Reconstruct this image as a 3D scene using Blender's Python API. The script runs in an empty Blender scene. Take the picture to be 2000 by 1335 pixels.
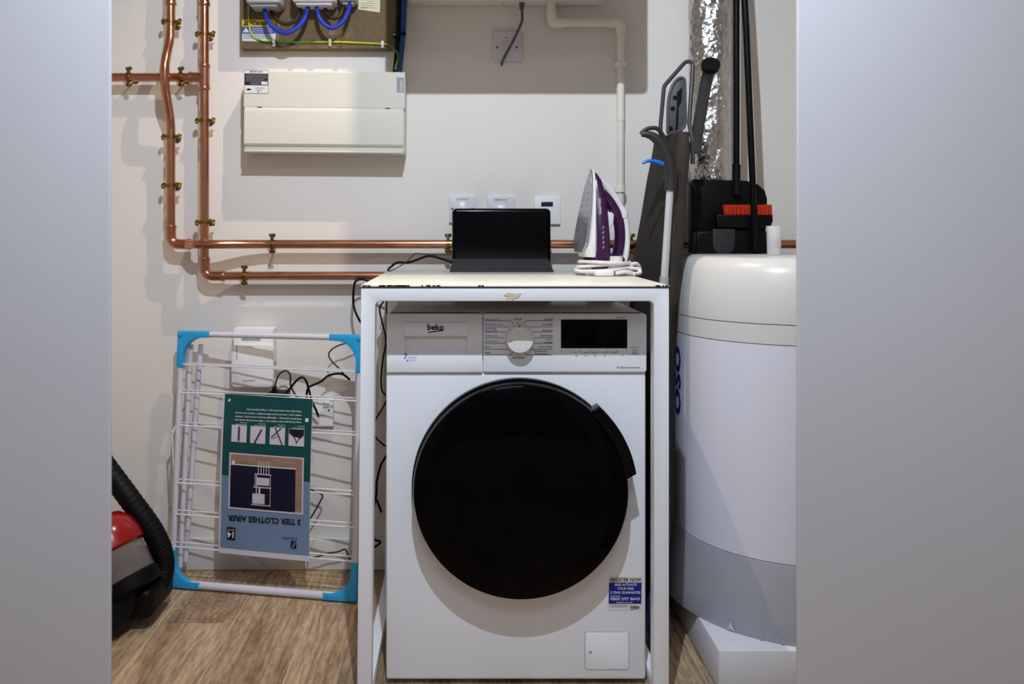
import bpy, bmesh, math, random
from mathutils import Vector, Matrix, noise
random.seed(7)
S = bpy.context.scene
COL = S.collection
PI = math.pi
V = Vector

# ------------------------------------------------------------------ camera, light, exposure
F, HC, CX, CY = 1596.0, 1.057, 905.0, 450.0      # focal length in px, eye height, vanishing point
YW = 2.556                                        # back wall
cam = bpy.data.cameras.new('camera'); camo = bpy.data.objects.new('camera', cam); COL.objects.link(camo)
camo.location = (0, 0, HC); camo.rotation_euler = (PI/2, 0, 0)
cam.sensor_fit = 'HORIZONTAL'; cam.sensor_width = 36; cam.lens = 36*F/2000
cam.shift_x = (1000-CX)/2000; cam.shift_y = -(667.5-CY)/2000; cam.clip_start = .02
cam.dof.use_dof = True; cam.dof.focus_distance = 1.98; cam.dof.aperture_fstop = 3.4
S.camera = camo
S.view_settings.view_transform = 'Standard'; S.view_settings.look = 'None'
S.view_settings.gamma = 1; S.view_settings.use_curve_mapping = False
S.view_settings.exposure = 0.0
wd = bpy.data.worlds.new('world'); S.world = wd; wd.use_nodes = True
wd.node_tree.nodes['Background'].inputs[0].default_value = (.8, .85, 1, 1)
wd.node_tree.nodes['Background'].inputs[1].default_value = .05

def lamp(name, kind, loc, power, col, size=.02, rot=(0, 0, 0), **k):
    l = bpy.data.lights.new(name, kind); o = bpy.data.objects.new(name, l); COL.objects.link(o)
    o.location = loc; o.rotation_euler = rot; l.energy = power; l.color = col
    if kind == 'AREA': l.size = size
    else: l.shadow_soft_size = size
    for a, b in k.items(): setattr(l, a, b)
    return o
# hall ceiling downlight (cool) over the camera, cupboard ceiling downlight (warm), soft fill light added over the hall
lamp('hall_downlight', 'SPOT', (.02, .66, 2.54), 138, (.77, .875, 1), .012, rot=(math.atan2(1.6, 1.62), 0, .02), spot_size=math.radians(122), spot_blend=1.)
lamp('cupboard_downlight', 'SPOT', (-.105, 1.886, 2.54), 50, (1, .82, .63), .010, spot_size=math.radians(132), spot_blend=.8)
lamp('hall_fill', 'AREA', (0, -.55, 2.55), 12, (.74, .84, 1), .8)

# ------------------------------------------------------------------ helpers
def W(px, py, Y):
    return V(((px-CX)/F*Y, Y, HC-(py-CY)/F*Y))
def lin(c):
    return tuple(((x/255)/12.92 if x/255 <= .04045 else ((x/255+.055)/1.055)**2.4) for x in c)

def mat(name, rgb, rough=.5, metal=0., var=.05, scale=6., spec=.5, bump=0., bscale=150., trans=0., ior=1.45, coat=0., emit=0., alpha=1., stretch=(1, 1, 1)):
    m = bpy.data.materials.new(name); m.use_nodes = True
    nt = m.node_tree; b = nt.nodes['Principled BSDF']; L = nt.links
    c = lin(rgb)
    tc = nt.nodes.new('ShaderNodeTexCoord'); mp = nt.nodes.new('ShaderNodeMapping'); mp.inputs['Scale'].default_value = stretch
    L.new(tc.outputs['Object'], mp.inputs[0])
    n = nt.nodes.new('ShaderNodeTexNoise'); n.inputs['Scale'].default_value = scale; n.inputs['Detail'].default_value = 5
    L.new(mp.outputs[0], n.inputs['Vector'])
    r = nt.nodes.new('ShaderNodeValToRGB')
    r.color_ramp.elements[0].position = .3; r.color_ramp.elements[1].position = .7
    r.color_ramp.elements[0].color = tuple(min(1, x*(1-var)) for x in c)+(1,)
    r.color_ramp.elements[1].color = tuple(min(1, x*(1+var)) for x in c)+(1,)
    L.new(n.outputs['Fac'], r.inputs[0]); L.new(r.outputs[0], b.inputs['Base Color'])
    b.inputs['Roughness'].default_value = rough; b.inputs['Metallic'].default_value = metal
    b.inputs['Specular IOR Level'].default_value = spec; b.inputs['IOR'].default_value = ior
    b.inputs['Transmission Weight'].default_value = trans; b.inputs['Coat Weight'].default_value = coat
    b.inputs['Alpha'].default_value = alpha
    if emit:
        L.new(r.outputs[0], b.inputs['Emission Color']); b.inputs['Emission Strength'].default_value = emit
    if bump:
        n2 = nt.nodes.new('ShaderNodeTexNoise'); n2.inputs['Scale'].default_value = bscale; n2.inputs['Detail'].default_value = 3
        L.new(mp.outputs[0], n2.inputs['Vector'])
        bp = nt.nodes.new('ShaderNodeBump'); bp.inputs['Strength'].default_value = bump; bp.inputs['Distance'].default_value = .002
        L.new(n2.outputs['Fac'], bp.inputs['Height']); L.new(bp.outputs[0], b.inputs['Normal'])
    return m

MW = {}
def mesh_from(bm, name, m, smooth=32):
    bmesh.ops.recalc_face_normals(bm, faces=bm.faces)
    me = bpy.data.meshes.new(name); bm.to_mesh(me); bm.free()
    for k in (m if isinstance(m, (list, tuple)) else [m]): me.materials.append(k)
    if smooth:
        me.shade_smooth(); me.set_sharp_from_angle(angle=math.radians(smooth))
    return me
def obj(name, bm, m, parent=None, local=False, smooth=32, label=None, base=None):
    """bm in world space unless local; one mesh object, child of parent or top-level (origin at base)"""
    if parent is not None:
        w = MW[parent.name]
        if not local: bm.transform(w.inverted())
    else:
        w = Matrix.Translation(base) if base is not None else Matrix.Identity(4)
        if not local: bm.transform(w.inverted())
    o = bpy.data.objects.new(name, mesh_from(bm, name, m, smooth)); COL.objects.link(o)
    if parent is not None: o.parent = parent
    else: o.matrix_world = w
    MW[o.name] = w
    if label: o['label'] = label
    if 'lettering' in name: o['kind'] = 'stuff'
    return o
def tag(o, label, cat, group=None):
    o['label'] = label; o['category'] = cat
    if group: o['group'] = group
    return o
def thing(name, label, cat, loc=(0, 0, 0), mtx=None, group=None):
    o = bpy.data.objects.new(name, None); COL.objects.link(o); o.empty_display_size = .05
    w = mtx if mtx is not None else Matrix.Translation(loc)
    o.matrix_world = w; MW[o.name] = w
    return tag(o, label, cat, group)
def struct(name, bm, m, parent=None, smooth=32):
    o = obj(name, bm, m, parent, smooth=smooth)
    if parent is None: o['kind'] = 'structure'
    return o
def dup(root, mtx, label, group=None):
    r = root.copy(); COL.objects.link(r); r.matrix_world = mtx; r['label'] = label; MW[r.name] = mtx
    if group: r['group'] = group
    for ch in list(root.children):
        c = ch.copy(); COL.objects.link(c); c.parent = r
        for g in list(ch.children):
            d = g.copy(); COL.objects.link(d); d.parent = c
    return r

def NB(): return bmesh.new()
def merge(bm, tb, M4=None):
    if M4 is not None: tb.transform(M4)
    me = bpy.data.meshes.new('t'); tb.to_mesh(me); tb.free(); bm.from_mesh(me); bpy.data.meshes.remove(me)
def box(bm, lo, hi, b=.002, seg=2, M4=None):
    tb = bmesh.new(); bmesh.ops.create_cube(tb, size=1)
    lo, hi = V(lo), V(hi)
    for v in tb.verts: v.co = V(tuple((lo[i]+hi[i])/2+v.co[i]*(hi[i]-lo[i]) for i in range(3)))
    if b: bmesh.ops.bevel(tb, geom=tb.edges[:], offset=b, segments=seg, affect='EDGES', profile=.5)
    merge(bm, tb, M4); return bm
def prism(bm, pts, d, b=0., seg=2, M4=None):
    """pts: closed polygon (3-D), extruded by vector d; the front rim optionally bevelled"""
    tb = bmesh.new(); d = V(d)
    vs = [tb.verts.new(V(p)) for p in pts]
    f = tb.faces.new(vs)
    g = bmesh.ops.extrude_face_region(tb, geom=[f])
    for e in g['geom']:
        if isinstance(e, bmesh.types.BMVert): e.co += d
    if b:
        es = [e for e in tb.edges if abs((e.verts[0].co-e.verts[1].co).normalized().dot(d.normalized())) < .5]
        bmesh.ops.bevel(tb, geom=es, offset=b, segments=seg, affect='EDGES', profile=.5)
    merge(bm, tb, M4); return bm
def quad(bm, pts, mi=0):
    f = bm.faces.new([bm.verts.new(V(p)) for p in pts]); f.material_index = mi; return bm
def smooth_path(pts, n=6):
    pts = [V(p) for p in pts]; out = []
    P = [2*pts[0]-pts[1]]+pts+[2*pts[-1]-pts[-2]]
    for i in range(1, len(P)-2):
        for k in range(n):
            t = k/n; a, b, c, d = P[i-1], P[i], P[i+1], P[i+2]
            out.append(.5*((2*b)+(c-a)*t+(2*a-5*b+4*c-d)*t*t+(3*b-a-3*c+d)*t**3))
    out.append(pts[-1]); return out
def fillet(pts, r, n=6):
    pts = [V(p) for p in pts]; out = [pts[0]]
    for i in range(1, len(pts)-1):
        a, b, c = pts[i-1], pts[i], pts[i+1]
        u, w = (a-b).normalized(), (c-b).normalized()
        ang = u.angle(w); t = min(r/math.tan(ang/2), (a-b).length*.49, (c-b).length*.49)
        for k in range(n+1):
            s = k/n; p0, p2 = b+u*t, b+w*t
            out.append((1-s)**2*p0+2*s*(1-s)*b+s*s*p2)
    out.append(pts[-1]); return out
def tube(bm, pts, r, seg=10, rf=None, stripe=None, flat=None):
    pts = [V(p) for p in pts]; n = len(pts); rings = []
    T = [(pts[min(i+1, n-1)]-pts[max(i-1, 0)]).normalized() for i in range(n)]
    a = T[0].orthogonal().normalized()
    if flat is not None: a = (V(flat)-T[0]*T[0].dot(V(flat))).normalized()
    for i in range(n):
        a = (a-T[i]*a.dot(T[i])).normalized(); b = T[i].cross(a)
        rr = rf(i/(n-1)) if rf else r
        ra, rb = rr if isinstance(rr, tuple) else (rr, rr)
        rings.append([bm.verts.new(pts[i]+a*math.cos(2*PI*k/seg)*ra+b*math.sin(2*PI*k/seg)*rb) for k in range(seg)])
    for i in range(n-1):
        for k in range(seg):
            f = bm.faces.new((rings[i][k], rings[i][(k+1) % seg], rings[i+1][(k+1) % seg], rings[i+1][k]))
            if stripe: f.material_index = 1 if (k+i//stripe) % seg < seg//2 else 0
    bm.faces.new(rings[0][::-1]); bm.faces.new(rings[-1]); return bm
def lathe(bm, prof, seg=32, M4=None, cap=True):
    """prof: (radius, height) list around Z, moved by M4"""
    tb = bmesh.new(); rings = []
    for r, h in prof:
        rings.append([tb.verts.new((r*math.cos(2*PI*k/seg), r*math.sin(2*PI*k/seg), h)) for k in range(seg)] if r > 1e-6 else [tb.verts.new((0, 0, h))])
    for A, B in zip(rings, rings[1:]):
        for k in range(seg):
            if len(A) == 1 and len(B) == 1: continue
            if len(A) == 1: tb.faces.new((A[0], B[(k+1) % seg], B[k]))
            elif len(B) == 1: tb.faces.new((A[k], A[(k+1) % seg], B[0]))
            else: tb.faces.new((A[k], A[(k+1) % seg], B[(k+1) % seg], B[k]))
    if cap:
        if len(rings[0]) > 1: tb.faces.new(rings[0][::-1])
        if len(rings[-1]) > 1: tb.faces.new(rings[-1])
    merge(bm, tb, M4); return bm
def axis(p, d):
    """matrix that puts local Z along d at p"""
    return Matrix.Translation(V(p)) @ V((0, 0, 1)).rotation_difference(V(d).normalized()).to_matrix().to_4x4()
TO_CAM = V((0, -1, 0))
TXT = {}
def text(bm, s, org, h, align='L', ex=(1, 0, 0), ey=(0, 0, 1), wmax=None, bold=0., warp=None, mi=0):
    """flat lettering: cap height h, origin org, written along ex"""
    key = (s, bold)
    if key not in TXT:
        cu = bpy.data.curves.new('t', 'FONT'); cu.body = s; cu.size = 1; cu.resolution_u = 2; cu.offset = bold
        o = bpy.data.objects.new('t', cu); COL.objects.link(o)
        me = bpy.data.meshes.new_from_object(o.evaluated_get(bpy.context.evaluated_depsgraph_get()))
        TXT[key] = ([v.co.copy() for v in me.vertices], [tuple(p.vertices) for p in me.polygons])
        bpy.data.objects.remove(o); bpy.data.curves.remove(cu); bpy.data.meshes.remove(me)
    vs, fs = TXT[key]
    if not vs: return bm
    x0, x1 = min(v.x for v in vs), max(v.x for v in vs); k = h/.69; kx = k
    if wmax: kx = wmax/(x1-x0)
    off = {'L': -x0*kx, 'C': -(x0+x1)/2*kx, 'R': -x1*kx}[align]
    ex, ey, org = V(ex), V(ey), V(org)
    nv = []
    for v in vs:
        p = org+ex*(v.x*kx+off)+ey*(v.y*k)
        nv.append(bm.verts.new(warp(p) if warp else p))
    for f in fs:
        try: bm.faces.new([nv[i] for i in f]).material_index = mi
        except ValueError: pass
    return bm
def rect(bm, px0, py0, px1, py1, Y, mi=0):
    quad(bm, (W(px0, py0, Y), W(px1, py0, Y), W(px1, py1, Y), W(px0, py1, Y)), mi)
def rrpts(x0, z0, x1, z1, r, Y, n=5):
    out = []
    for cx, cz, a0 in ((x1-r, z1-r, 0), (x0+r, z1-r, 90), (x0+r, z0+r, 180), (x1-r, z0+r, 270)):
        for k in range(n+1):
            a = math.radians(a0+90*k/n); out.append(V((cx+r*math.cos(a), Y, cz+r*math.sin(a))))
    return out

# ------------------------------------------------------------------ materials
M = {}
def mm(k, *a, **kw): M[k] = mat(k, *a, **kw)
mm('wall', (232, 226, 219), .85, var=.015, scale=3, bump=.12, bscale=260, spec=.2)
mm('side_wall', (238, 233, 227), .85, var=.015, scale=3, bump=.12, bscale=260, spec=.2)
mm('ceiling', (235, 234, 232), .9, var=.01)
mm('door_paint', (208, 207, 212), .55, var=.015, scale=2)
mm('hall_wall', (170, 170, 174), .9, var=.02)
mm('seam', (226, 205, 170), .8)
mm('skirting', (226, 224, 220), .5, var=.02)
mm('white_plastic', (236, 234, 232), .38, var=.015)
mm('white_enamel', (247, 249, 254), .28, var=.012, scale=2)
mm('cream_steel', (214, 210, 197), .42, var=.012, scale=2)
mm('pvc', (236, 230, 216), .4, var=.02)
mm('lilac_plate', (216, 211, 219), .4, var=.02)
mm('grey_print', (150, 150, 158), .6)
mm('copper', (192, 136, 106), .24, 1., var=.14, scale=22, stretch=(1, 1, 1), bump=.05, bscale=60)
mm('copper_fit', (194, 136, 110), .22, 1., var=.12, scale=40)
mm('brass', (128, 106, 54), .36, 1., var=.25, scale=60)
mm('black_plastic', (6, 6, 7), .45, var=.1, spec=.2)
mm('black_gloss', (5, 5, 6), .16, var=.1, spec=.18)
mm('black_glass', (3, 3, 4), .06, var=.1, spec=.10)
mm('black_fabric', (24, 24, 26), .85, var=.15, bump=.3, bscale=400)
mm('black_rubber', (8, 8, 9), .55, var=.15, spec=.25)
mm('wedge_grey', (17, 17, 19), .5, var=.08)
mm('charcoal', (40, 40, 42), .5, var=.08)
mm('grey_plastic', (84, 84, 85), .5, var=.06)
mm('light_grey', (170, 170, 172), .45, var=.05)
mm('silver', (206, 206, 210), .32, .25, var=.03)
mm('dark_metal', (74, 74, 76), .38, .3, var=.08)
mm('blue_wire', (18, 48, 165), .38, var=.06)
mm('navy_wire', (14, 58, 132), .4, var=.06)
mm('brown_wire', (44, 28, 18), .4, var=.1)
mm('green_wire', (54, 120, 30), .4); mm('yellow_wire', (196, 208, 60), .4)
mm('chipboard', (112, 93, 66), .85, var=.22, scale=120, bump=.3, bscale=300)
mm('yellow_print', (224, 206, 40), .5); mm('blue_print', (62, 76, 178), .5); mm('white_print', (226, 224, 220), .5)
mm('black_print', (14, 14, 18), .5); mm('sticker_blue', (14, 34, 140), .4); mm('paper', (226, 216, 184), .8, var=.04)
mm('ink_blue', (70, 80, 190), .5); mm('ink_light', (120, 150, 240), .5); mm('ink_dark', (52, 52, 66), .5)
mm('lcd', (16, 40, 66), .2, var=.2, scale=30)
mm('airer_tube', (214, 212, 224), .35, var=.03)
mm('wire_coat', (230, 226, 232), .35, var=.02)
mm('airer_blue', (44, 164, 222), .38, var=.04)
mm('card_teal', (10, 72, 74), .28, var=.05); mm('card_blue', (112, 134, 164), .28, var=.05)
mm('card_bag', (206, 204, 214), .2, var=.03)
mm('photo_navy', (14, 16, 44), .3, var=.3, scale=10); mm('photo_wood', (150, 122, 104), .4, var=.2, scale=20, stretch=(1, 6, 1))
mm('thumb', (206, 196, 206), .4)
mm('purple', (58, 22, 62), .24, var=.05, coat=.3); mm('iron_white', (238, 236, 234), .25, var=.01)
mm('sole', (176, 178, 186), .3, .7, var=.08, scale=60)
mm('cord_white', (232, 226, 228), .8, var=.12, scale=300, bump=.5, bscale=500)
mm('mop_blue', (16, 104, 214), .4); mm('mop_pad', (44, 104, 200), .95, var=.35, scale=160, bump=.9, bscale=260)
mm('board_cover', (52, 46, 40), .9, var=.14, scale=30, bump=.25, bscale=300)
mm('orange', (200, 52, 16), .55, var=.12, scale=100)
mm('tank_lid', (218, 217, 213), .32, var=.01, scale=2); mm('tank_body', (228, 228, 240), .3, var=.012, scale=2)
mm('tank_film', (166, 167, 175), .3, var=.05, scale=5)
mm('film_torn', (200, 201, 208), .3)
mm('plinth', (228, 228, 232), .6, var=.03, bump=.3, bscale=60)
mm('vac_red', (150, 8, 16), .2, coat=.4); mm('vac_dust', (78, 58, 46), .9, var=.4, scale=30)
mm('clear', (238, 238, 240), .12, var=.02, alpha=.34)
mm('smoke_clear', (150, 140, 134), .1, var=.15, scale=20, alpha=.38)
mm('chip_black', (18, 16, 14), .7); mm('glue', (214, 204, 172), .8, var=.1, scale=60)

def foil():
    m = mat('foil', (206, 202, 198), .22, 1., var=.1, scale=14)
    nt = m.node_tree; b = nt.nodes['Principled BSDF']; L = nt.links
    tc = nt.nodes.new('ShaderNodeTexCoord')
    n1 = nt.nodes.new('ShaderNodeTexNoise'); n1.inputs['Scale'].default_value = 38; n1.inputs['Detail'].default_value = 6; n1.inputs['Distortion'].default_value = 1.2
    v = nt.nodes.new('ShaderNodeTexVoronoi'); v.inputs['Scale'].default_value = 75; v.feature = 'F1'
    mx = nt.nodes.new('ShaderNodeMath'); mx.operation = 'MULTIPLY_ADD'; mx.inputs[1].default_value = .35
    L.new(tc.outputs['Object'], n1.inputs['Vector']); L.new(tc.outputs['Object'], v.inputs['Vector'])
    L.new(v.outputs['Distance'], mx.inputs[0]); L.new(n1.outputs['Fac'], mx.inputs[2])
    bp = nt.nodes.new('ShaderNodeBump'); bp.inputs['Strength'].default_value = .75; bp.inputs['Distance'].default_value = .008
    L.new(mx.outputs[0], bp.inputs['Height']); L.new(bp.outputs[0], b.inputs['Normal'])
    return m
M['foil'] = foil()
def oak():
    m = bpy.data.materials.new('oak_plank'); m.use_nodes = True
    nt = m.node_tree; b = nt.nodes['Principled BSDF']; L = nt.links; N = nt.nodes.new
    tc = N('ShaderNodeTexCoord'); oi = N('ShaderNodeObjectInfo')
    ad = N('ShaderNodeVectorMath'); ad.operation = 'MULTIPLY_ADD'
    cb = N('ShaderNodeCombineXYZ'); sc = N('ShaderNodeMath'); sc.operation = 'MULTIPLY'; sc.inputs[1].default_value = 37.
    L.new(oi.outputs['Random'], sc.inputs[0]); L.new(sc.outputs[0], cb.inputs[0]); L.new(sc.outputs[0], cb.inputs[2])
    ad.inputs[1].default_value = (1, .16, 1); L.new(tc.outputs['Object'], ad.inputs[0]); L.new(cb.outputs[0], ad.inputs[2])
    big = N('ShaderNodeTexNoise'); big.inputs['Scale'].default_value = 9; big.inputs['Detail'].default_value = 4; big.inputs['Distortion'].default_value = 1.4
    fine = N('ShaderNodeTexNoise'); fine.inputs['Scale'].default_value = 120; fine.inputs['Detail'].default_value = 5
    L.new(ad.outputs[0], big.inputs['Vector']); L.new(ad.outputs[0], fine.inputs['Vector'])
    wv = N('ShaderNodeTexWave'); wv.bands_direction = 'X'; wv.inputs['Scale'].default_value = 16; wv.inputs['Distortion'].default_value = 9; wv.inputs['Detail'].default_value = 3; wv.inputs['Detail Scale'].default_value = 1.2
    L.new(ad.outputs[0], wv.inputs['Vector'])
    r1 = N('ShaderNodeValToRGB'); e = r1.color_ramp.elements
    e[0].position = .28; e[0].color = lin((140, 112, 86))+(1,); e[1].position = .72; e[1].color = lin((214, 186, 152))+(1,)
    L.new(big.outputs['Fac'], r1.inputs[0])
    r2 = N('ShaderNodeValToRGB'); e = r2.color_ramp.elements
    e[0].position = .3; e[0].color = (.62, .6, .58, 1); e[1].position = .62; e[1].color = (1.08, 1.08, 1.08, 1)
    L.new(fine.outputs['Fac'], r2.inputs[0])
    r3 = N('ShaderNodeValToRGB'); e = r3.color_ramp.elements
    e[0].position = 0; e[0].color = (.8, .78, .76, 1); e[1].position = .5; e[1].color = (1, 1, 1, 1)
    L.new(wv.outputs['Fac'], r3.inputs[0])
    def mul(a, c):
        x = N('ShaderNodeMix'); x.data_type = 'RGBA'; x.blend_type = 'MULTIPLY'; x.inputs[0].default_value = 1
        L.new(a, x.inputs[6]); L.new(c, x.inputs[7]); return x.outputs[2]
    L.new(mul(mul(r1.outputs[0], r2.outputs[0]), r3.outputs[0]), b.inputs['Base Color'])
    b.inputs['Roughness'].default_value = .5; b.inputs['Specular IOR Level'].default_value = .3
    bp = N('ShaderNodeBump'); bp.inputs['Strength'].default_value = .15; bp.inputs['Distance'].default_value = .001
    L.new(fine.outputs['Fac'], bp.inputs['Height']); L.new(bp.outputs[0], b.inputs['Normal'])
    return m
M['oak'] = oak()

# ------------------------------------------------------------------ the setting
XL, XR, ZC, YB = -1.36, 1.26, 2.6, -1.1
b = NB(); box(b, (XL-.1, YB-.1, -.06), (XR+.1, YW+.1, -.0014), 0); floor = struct('floor', b, M['seam'])
pw = .1985
pl = None
for c in range(-1, 13):
    x0 = -.819+pw*(c-3)
    if x0 < XL or x0+pw > XR: continue
    y = .35-random.random()*.9
    while y < YW-.02:
        L0 = 1.22
        if y+L0 > .35:
            if pl is None:
                b = NB(); box(b, (.0013, .001, -.0014), (pw-.0013, L0-.001, 0), 0)
                pl = obj('plank', b, M['oak'], floor, local=True, smooth=0); o = pl
            else:
                o = pl.copy(); COL.objects.link(o)
            o.location = (x0, y, 0)
            if y+L0 > YW:   # cut to length at the back wall
                o.scale = (1, (YW-y)/L0, 1)
        y += L0
b = NB(); box(b, (XL-.1, YW, 0), (XR+.1, YW+.1, ZC), 0); struct('wall_back', b, M['wall'])
b = NB(); box(b, (XL-.1, YB, 0), (XL, YW, ZC), 0); struct('wall_left', b, M['side_wall'])
b = NB(); box(b, (XR, YB, 0), (XR+.1, YW, ZC), 0); struct('wall_right', b, M['side_wall'])
b = NB(); box(b, (XL-.1, YB-.1, 0), (XR+.1, YB, ZC), 0); struct('wall_hall', b, M['hall_wall'])
b = NB(); box(b, (XL-.1, YB-.1, ZC), (XR+.1, YW+.1, ZC+.1), 0); struct('ceiling', b, M['ceiling'])
YD = 1.40
dl, dr = (215-CX)/F*YD, (1558-CX)/F*YD
b = NB(); box(b, (XL+.002, YD, .008), (dl, YD+.009, 2.43), .003, 3); struct('door_1', b, M['door_paint'])
b = NB(); box(b, (dr, YD, .008), (XR-.002, YD+.009, 2.43), .003, 3); struct('door_2', b, M['door_paint'])
b = NB(); box(b, (XL+.001, YD-.02, 2.43), (XR-.001, YD+.06, ZC-.001), .002); struct('trim_1', b, M['door_paint'])
b = NB(); box(b, (XL+.001, YW-.015, .0005), (XR-.001, YW-.0002, .10), .004, 3); struct('baseboard_back', b, M['skirting'])

# ------------------------------------------------------------------ white metal table over the washing machine
TY0, TY1 = 1.80, 2.47
TS = F/TY0
tzt = HC-110/TS                         # underside of top sheet / top of frame
tab = thing('metal_table', 'white metal table with chipped front edge standing over the washing machine', 'table', (.11, 2.13, 0))
def tx(px): return (px-CX)/TS
def u_frame(bm, Y0, Y1):
    xl, xli, xri, xr = tx(705), tx(733), tx(1277), tx(1307)
    sl = -.0095
    zt, zi = tzt-.0015, HC-138/TS
    out = [(xl+sl, 0), (xl, zt), (xr, zt), (xr, 0)]
    r = .009
    inn = [(xri, 0), (xri, zi-r), (xri-r*.3, zi-r*.3), (xri-r, zi), (xli+r, zi), (xli+r*.3, zi-r*.3), (xli, zi-r), (xli+sl, 0)]
    prism(bm, [V((x, Y0, z)) for x, z in out+inn], (0, Y1-Y0, 0), .0025, 2)
b = NB(); u_frame(b, TY0, TY0+.034); obj('front_frame', b, M['white_enamel'], tab)
b = NB(); u_frame(b, TY1-.034, TY1); obj('rear_frame', b, M['white_enamel'], tab)
for x0, x1, sl in ((tx(705), tx(733)-.002, -.009), (tx(1288), tx(1307), 0)):
    b = NB(); box(b, (x0+sl, TY0+.034, .0005), (x1+sl, TY1-.034, .034), .003); obj('floor_rail', b, M['white_enamel'], tab)
    b = NB(); box(b, (x0, TY0+.034, tzt-.033), (x1, TY1-.034, tzt-.0015), .003); obj('side_rail', b, M['white_enamel'], tab)
b = NB(); box(b, (tx(704.5), TY0-.001, tzt), (tx(1307.5), TY1, tzt+.0035), .0012)
def top_mat():
    m = mat('table_top', (238, 234, 220), .34, var=.02, scale=3)
    nt = m.node_tree; bs = nt.nodes['Principled BSDF']; L = nt.links
    tc = nt.nodes.new('ShaderNodeTexCoord'); mp = nt.nodes.new('ShaderNodeMapping'); mp.inputs['Scale'].default_value = (1, 5, 1)
    n = nt.nodes.new('ShaderNodeTexNoise'); n.inputs['Scale'].default_value = 16; n.inputs['Detail'].default_value = 7; n.inputs['Roughness'].default_value = .7
    L.new(tc.outputs['Object'], mp.inputs[0]); L.new(mp.outputs[0], n.inputs['Vector'])
    r = nt.nodes.new('ShaderNodeValToRGB'); r.color_ramp.elements[0].position = .70; r.color_ramp.elements[0].color = (0, 0, 0, 1); r.color_ramp.elements[1].position = .74
    L.new(n.outputs['Fac'], r.inputs[0])
    src = bs.inputs['Base Color'].links[0].from_socket
    x = nt.nodes.new('ShaderNodeMix'); x.data_type = 'RGBA'; L.new(r.outputs[0], x.inputs[0]); L.new(src, x.inputs[6]); x.inputs[7].default_value = lin((188, 184, 170))+(1,)
    L.new(x.outputs[2], bs.inputs['Base Color'])
    return m
obj('table_top', b, top_mat(), tab)
tzs = tzt+.0035
b = NB()                                 # bare metal where the paint has chipped along the front edge
box(b, (tx(706), TY0-.0016, tzt-.0018), (tx(1306), TY0, tzt-.0002), 0)
rnd = random.Random(3)
for x0, x1, n in ((707, 724, 3), (738, 800, 16), (820, 860, 5), (930, 945, 2), (1276, 1306, 4)):
    for i in range(n):
        a = x0+(x1-x0)*(i+rnd.random()*.6)/n; c = a+3+rnd.random()*6; hgt = .0006+rnd.random()*.0016
        box(b, (tx(a), TY0-.0022, tzs-hgt-.0008), (tx(min(c, x1)), TY0+.001+rnd.random()*.004, tzs+.0003), 0)
obj('chipped_paint', b, M['chip_black'], tab, smooth=0, label='black bare metal along the chipped front edge')
b = NB()
prism(b, [W(x, y, TY0-.0015) for x, y in ((984, 576), (992, 571), (1006, 573), (1018, 572), (1013, 580), (1002, 584), (999, 587.5), (990, 587), (988, 583), (993, 580))], (0, .0012, 0))
obj('glue_residue', b, M['glue'], tab, smooth=0, label='dried cream glue patch')

# ------------------------------------------------------------------ washing machine
WY = 1.90; WS = F/WY
def wx(px): return (px-CX)/WS
def wz(py): return HC-(py-CY)/WS
wm = thing('washing_machine', 'white front-loading washing machine with black round door under the table', 'washing machine', (.12, 2.15, 0))
b = NB(); box(b, (wx(755), WY+.004, .014), (wx(1262), 2.40, wz(612)), .008, 3); obj('cabinet', b, M['white_enamel'], wm)
b = NB(); box(b, (wx(754), WY, wz(1327)), (wx(1261.5), WY+.03, wz(729)), .006, 3); obj('front_panel', b, M['white_enamel'], wm)
cp = NB(); prism(cp, rrpts(wx(943.6), wz(726), wx(1262), wz(612), .006, WY-.006), (0, .04, 0), .003, 2); cpo = obj('control_panel', cp, M['white_enamel'], wm)
# detergent drawer with a recessed grip
dw = NB(); prism(dw, rrpts(wx(755.5), wz(726), wx(942.4), wz(612), .006, WY+.006), (0, .03, 0), .002, 2)
def ringplate(bm, o, i, Y0, Y1):
    (a0, c0, a1, c1), (e0, g0, e1, g1) = o, i
    box(bm, (a0, Y0, c0), (a1, Y1, g0), .0015); box(bm, (a0, Y0, g1), (a1, Y1, c1), .0015)
    box(bm, (a0, Y0, g0-.003), (e0, Y1, g1+.003), .0015); box(bm, (e1, Y0, g0-.003), (a1, Y1, g1+.003), .0015)
ringplate(dw, (wx(755.5), wz(726), wx(942.4), wz(612.3)), (wx(791), wz(688), wx(912), wz(656)), WY-.006, WY+.012)
dwo = obj('detergent_drawer', dw, M['white_enamel'], wm)
b = NB(); prism(b, rrpts(wx(789.5), wz(655.5), wx(914), wz(629), .002, WY-.009), (0, .004, 0), .001, 2); obj('drawer_grip', b, M['white_enamel'], dwo)
Yp = WY-.0095
b = NB(); text(b, 'beko', (wx(835), Yp, wz(643)), .0135, 'L', wmax=wx(867)-wx(835), bold=.03)
quad(b, [W(x, y, Yp) for x, y in ((836, 648), (866, 643.6), (865.6, 645.8), (836, 650))]); obj('logo', b, M['black_print'], dwo, smooth=0)
Yq = WY-.0066
b = NB(); text(b, '7', (wx(789), Yq, wz(700)), .0125, 'L', wmax=.0085); obj('lettering', b, M['ink_dark'], dwo, smooth=0)
b = NB(); text(b, '4', (wx(794), Yq, wz(706)), .0075, 'L', bold=.01)
text(b, 'kg wash', (wx(799), Yq, wz(698)), .004, 'L'); text(b, 'kg dry', (wx(801), Yq, wz(703.5)), .004, 'L'); obj('lettering', b, M['ink_light'], dwo, smooth=0)
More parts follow.
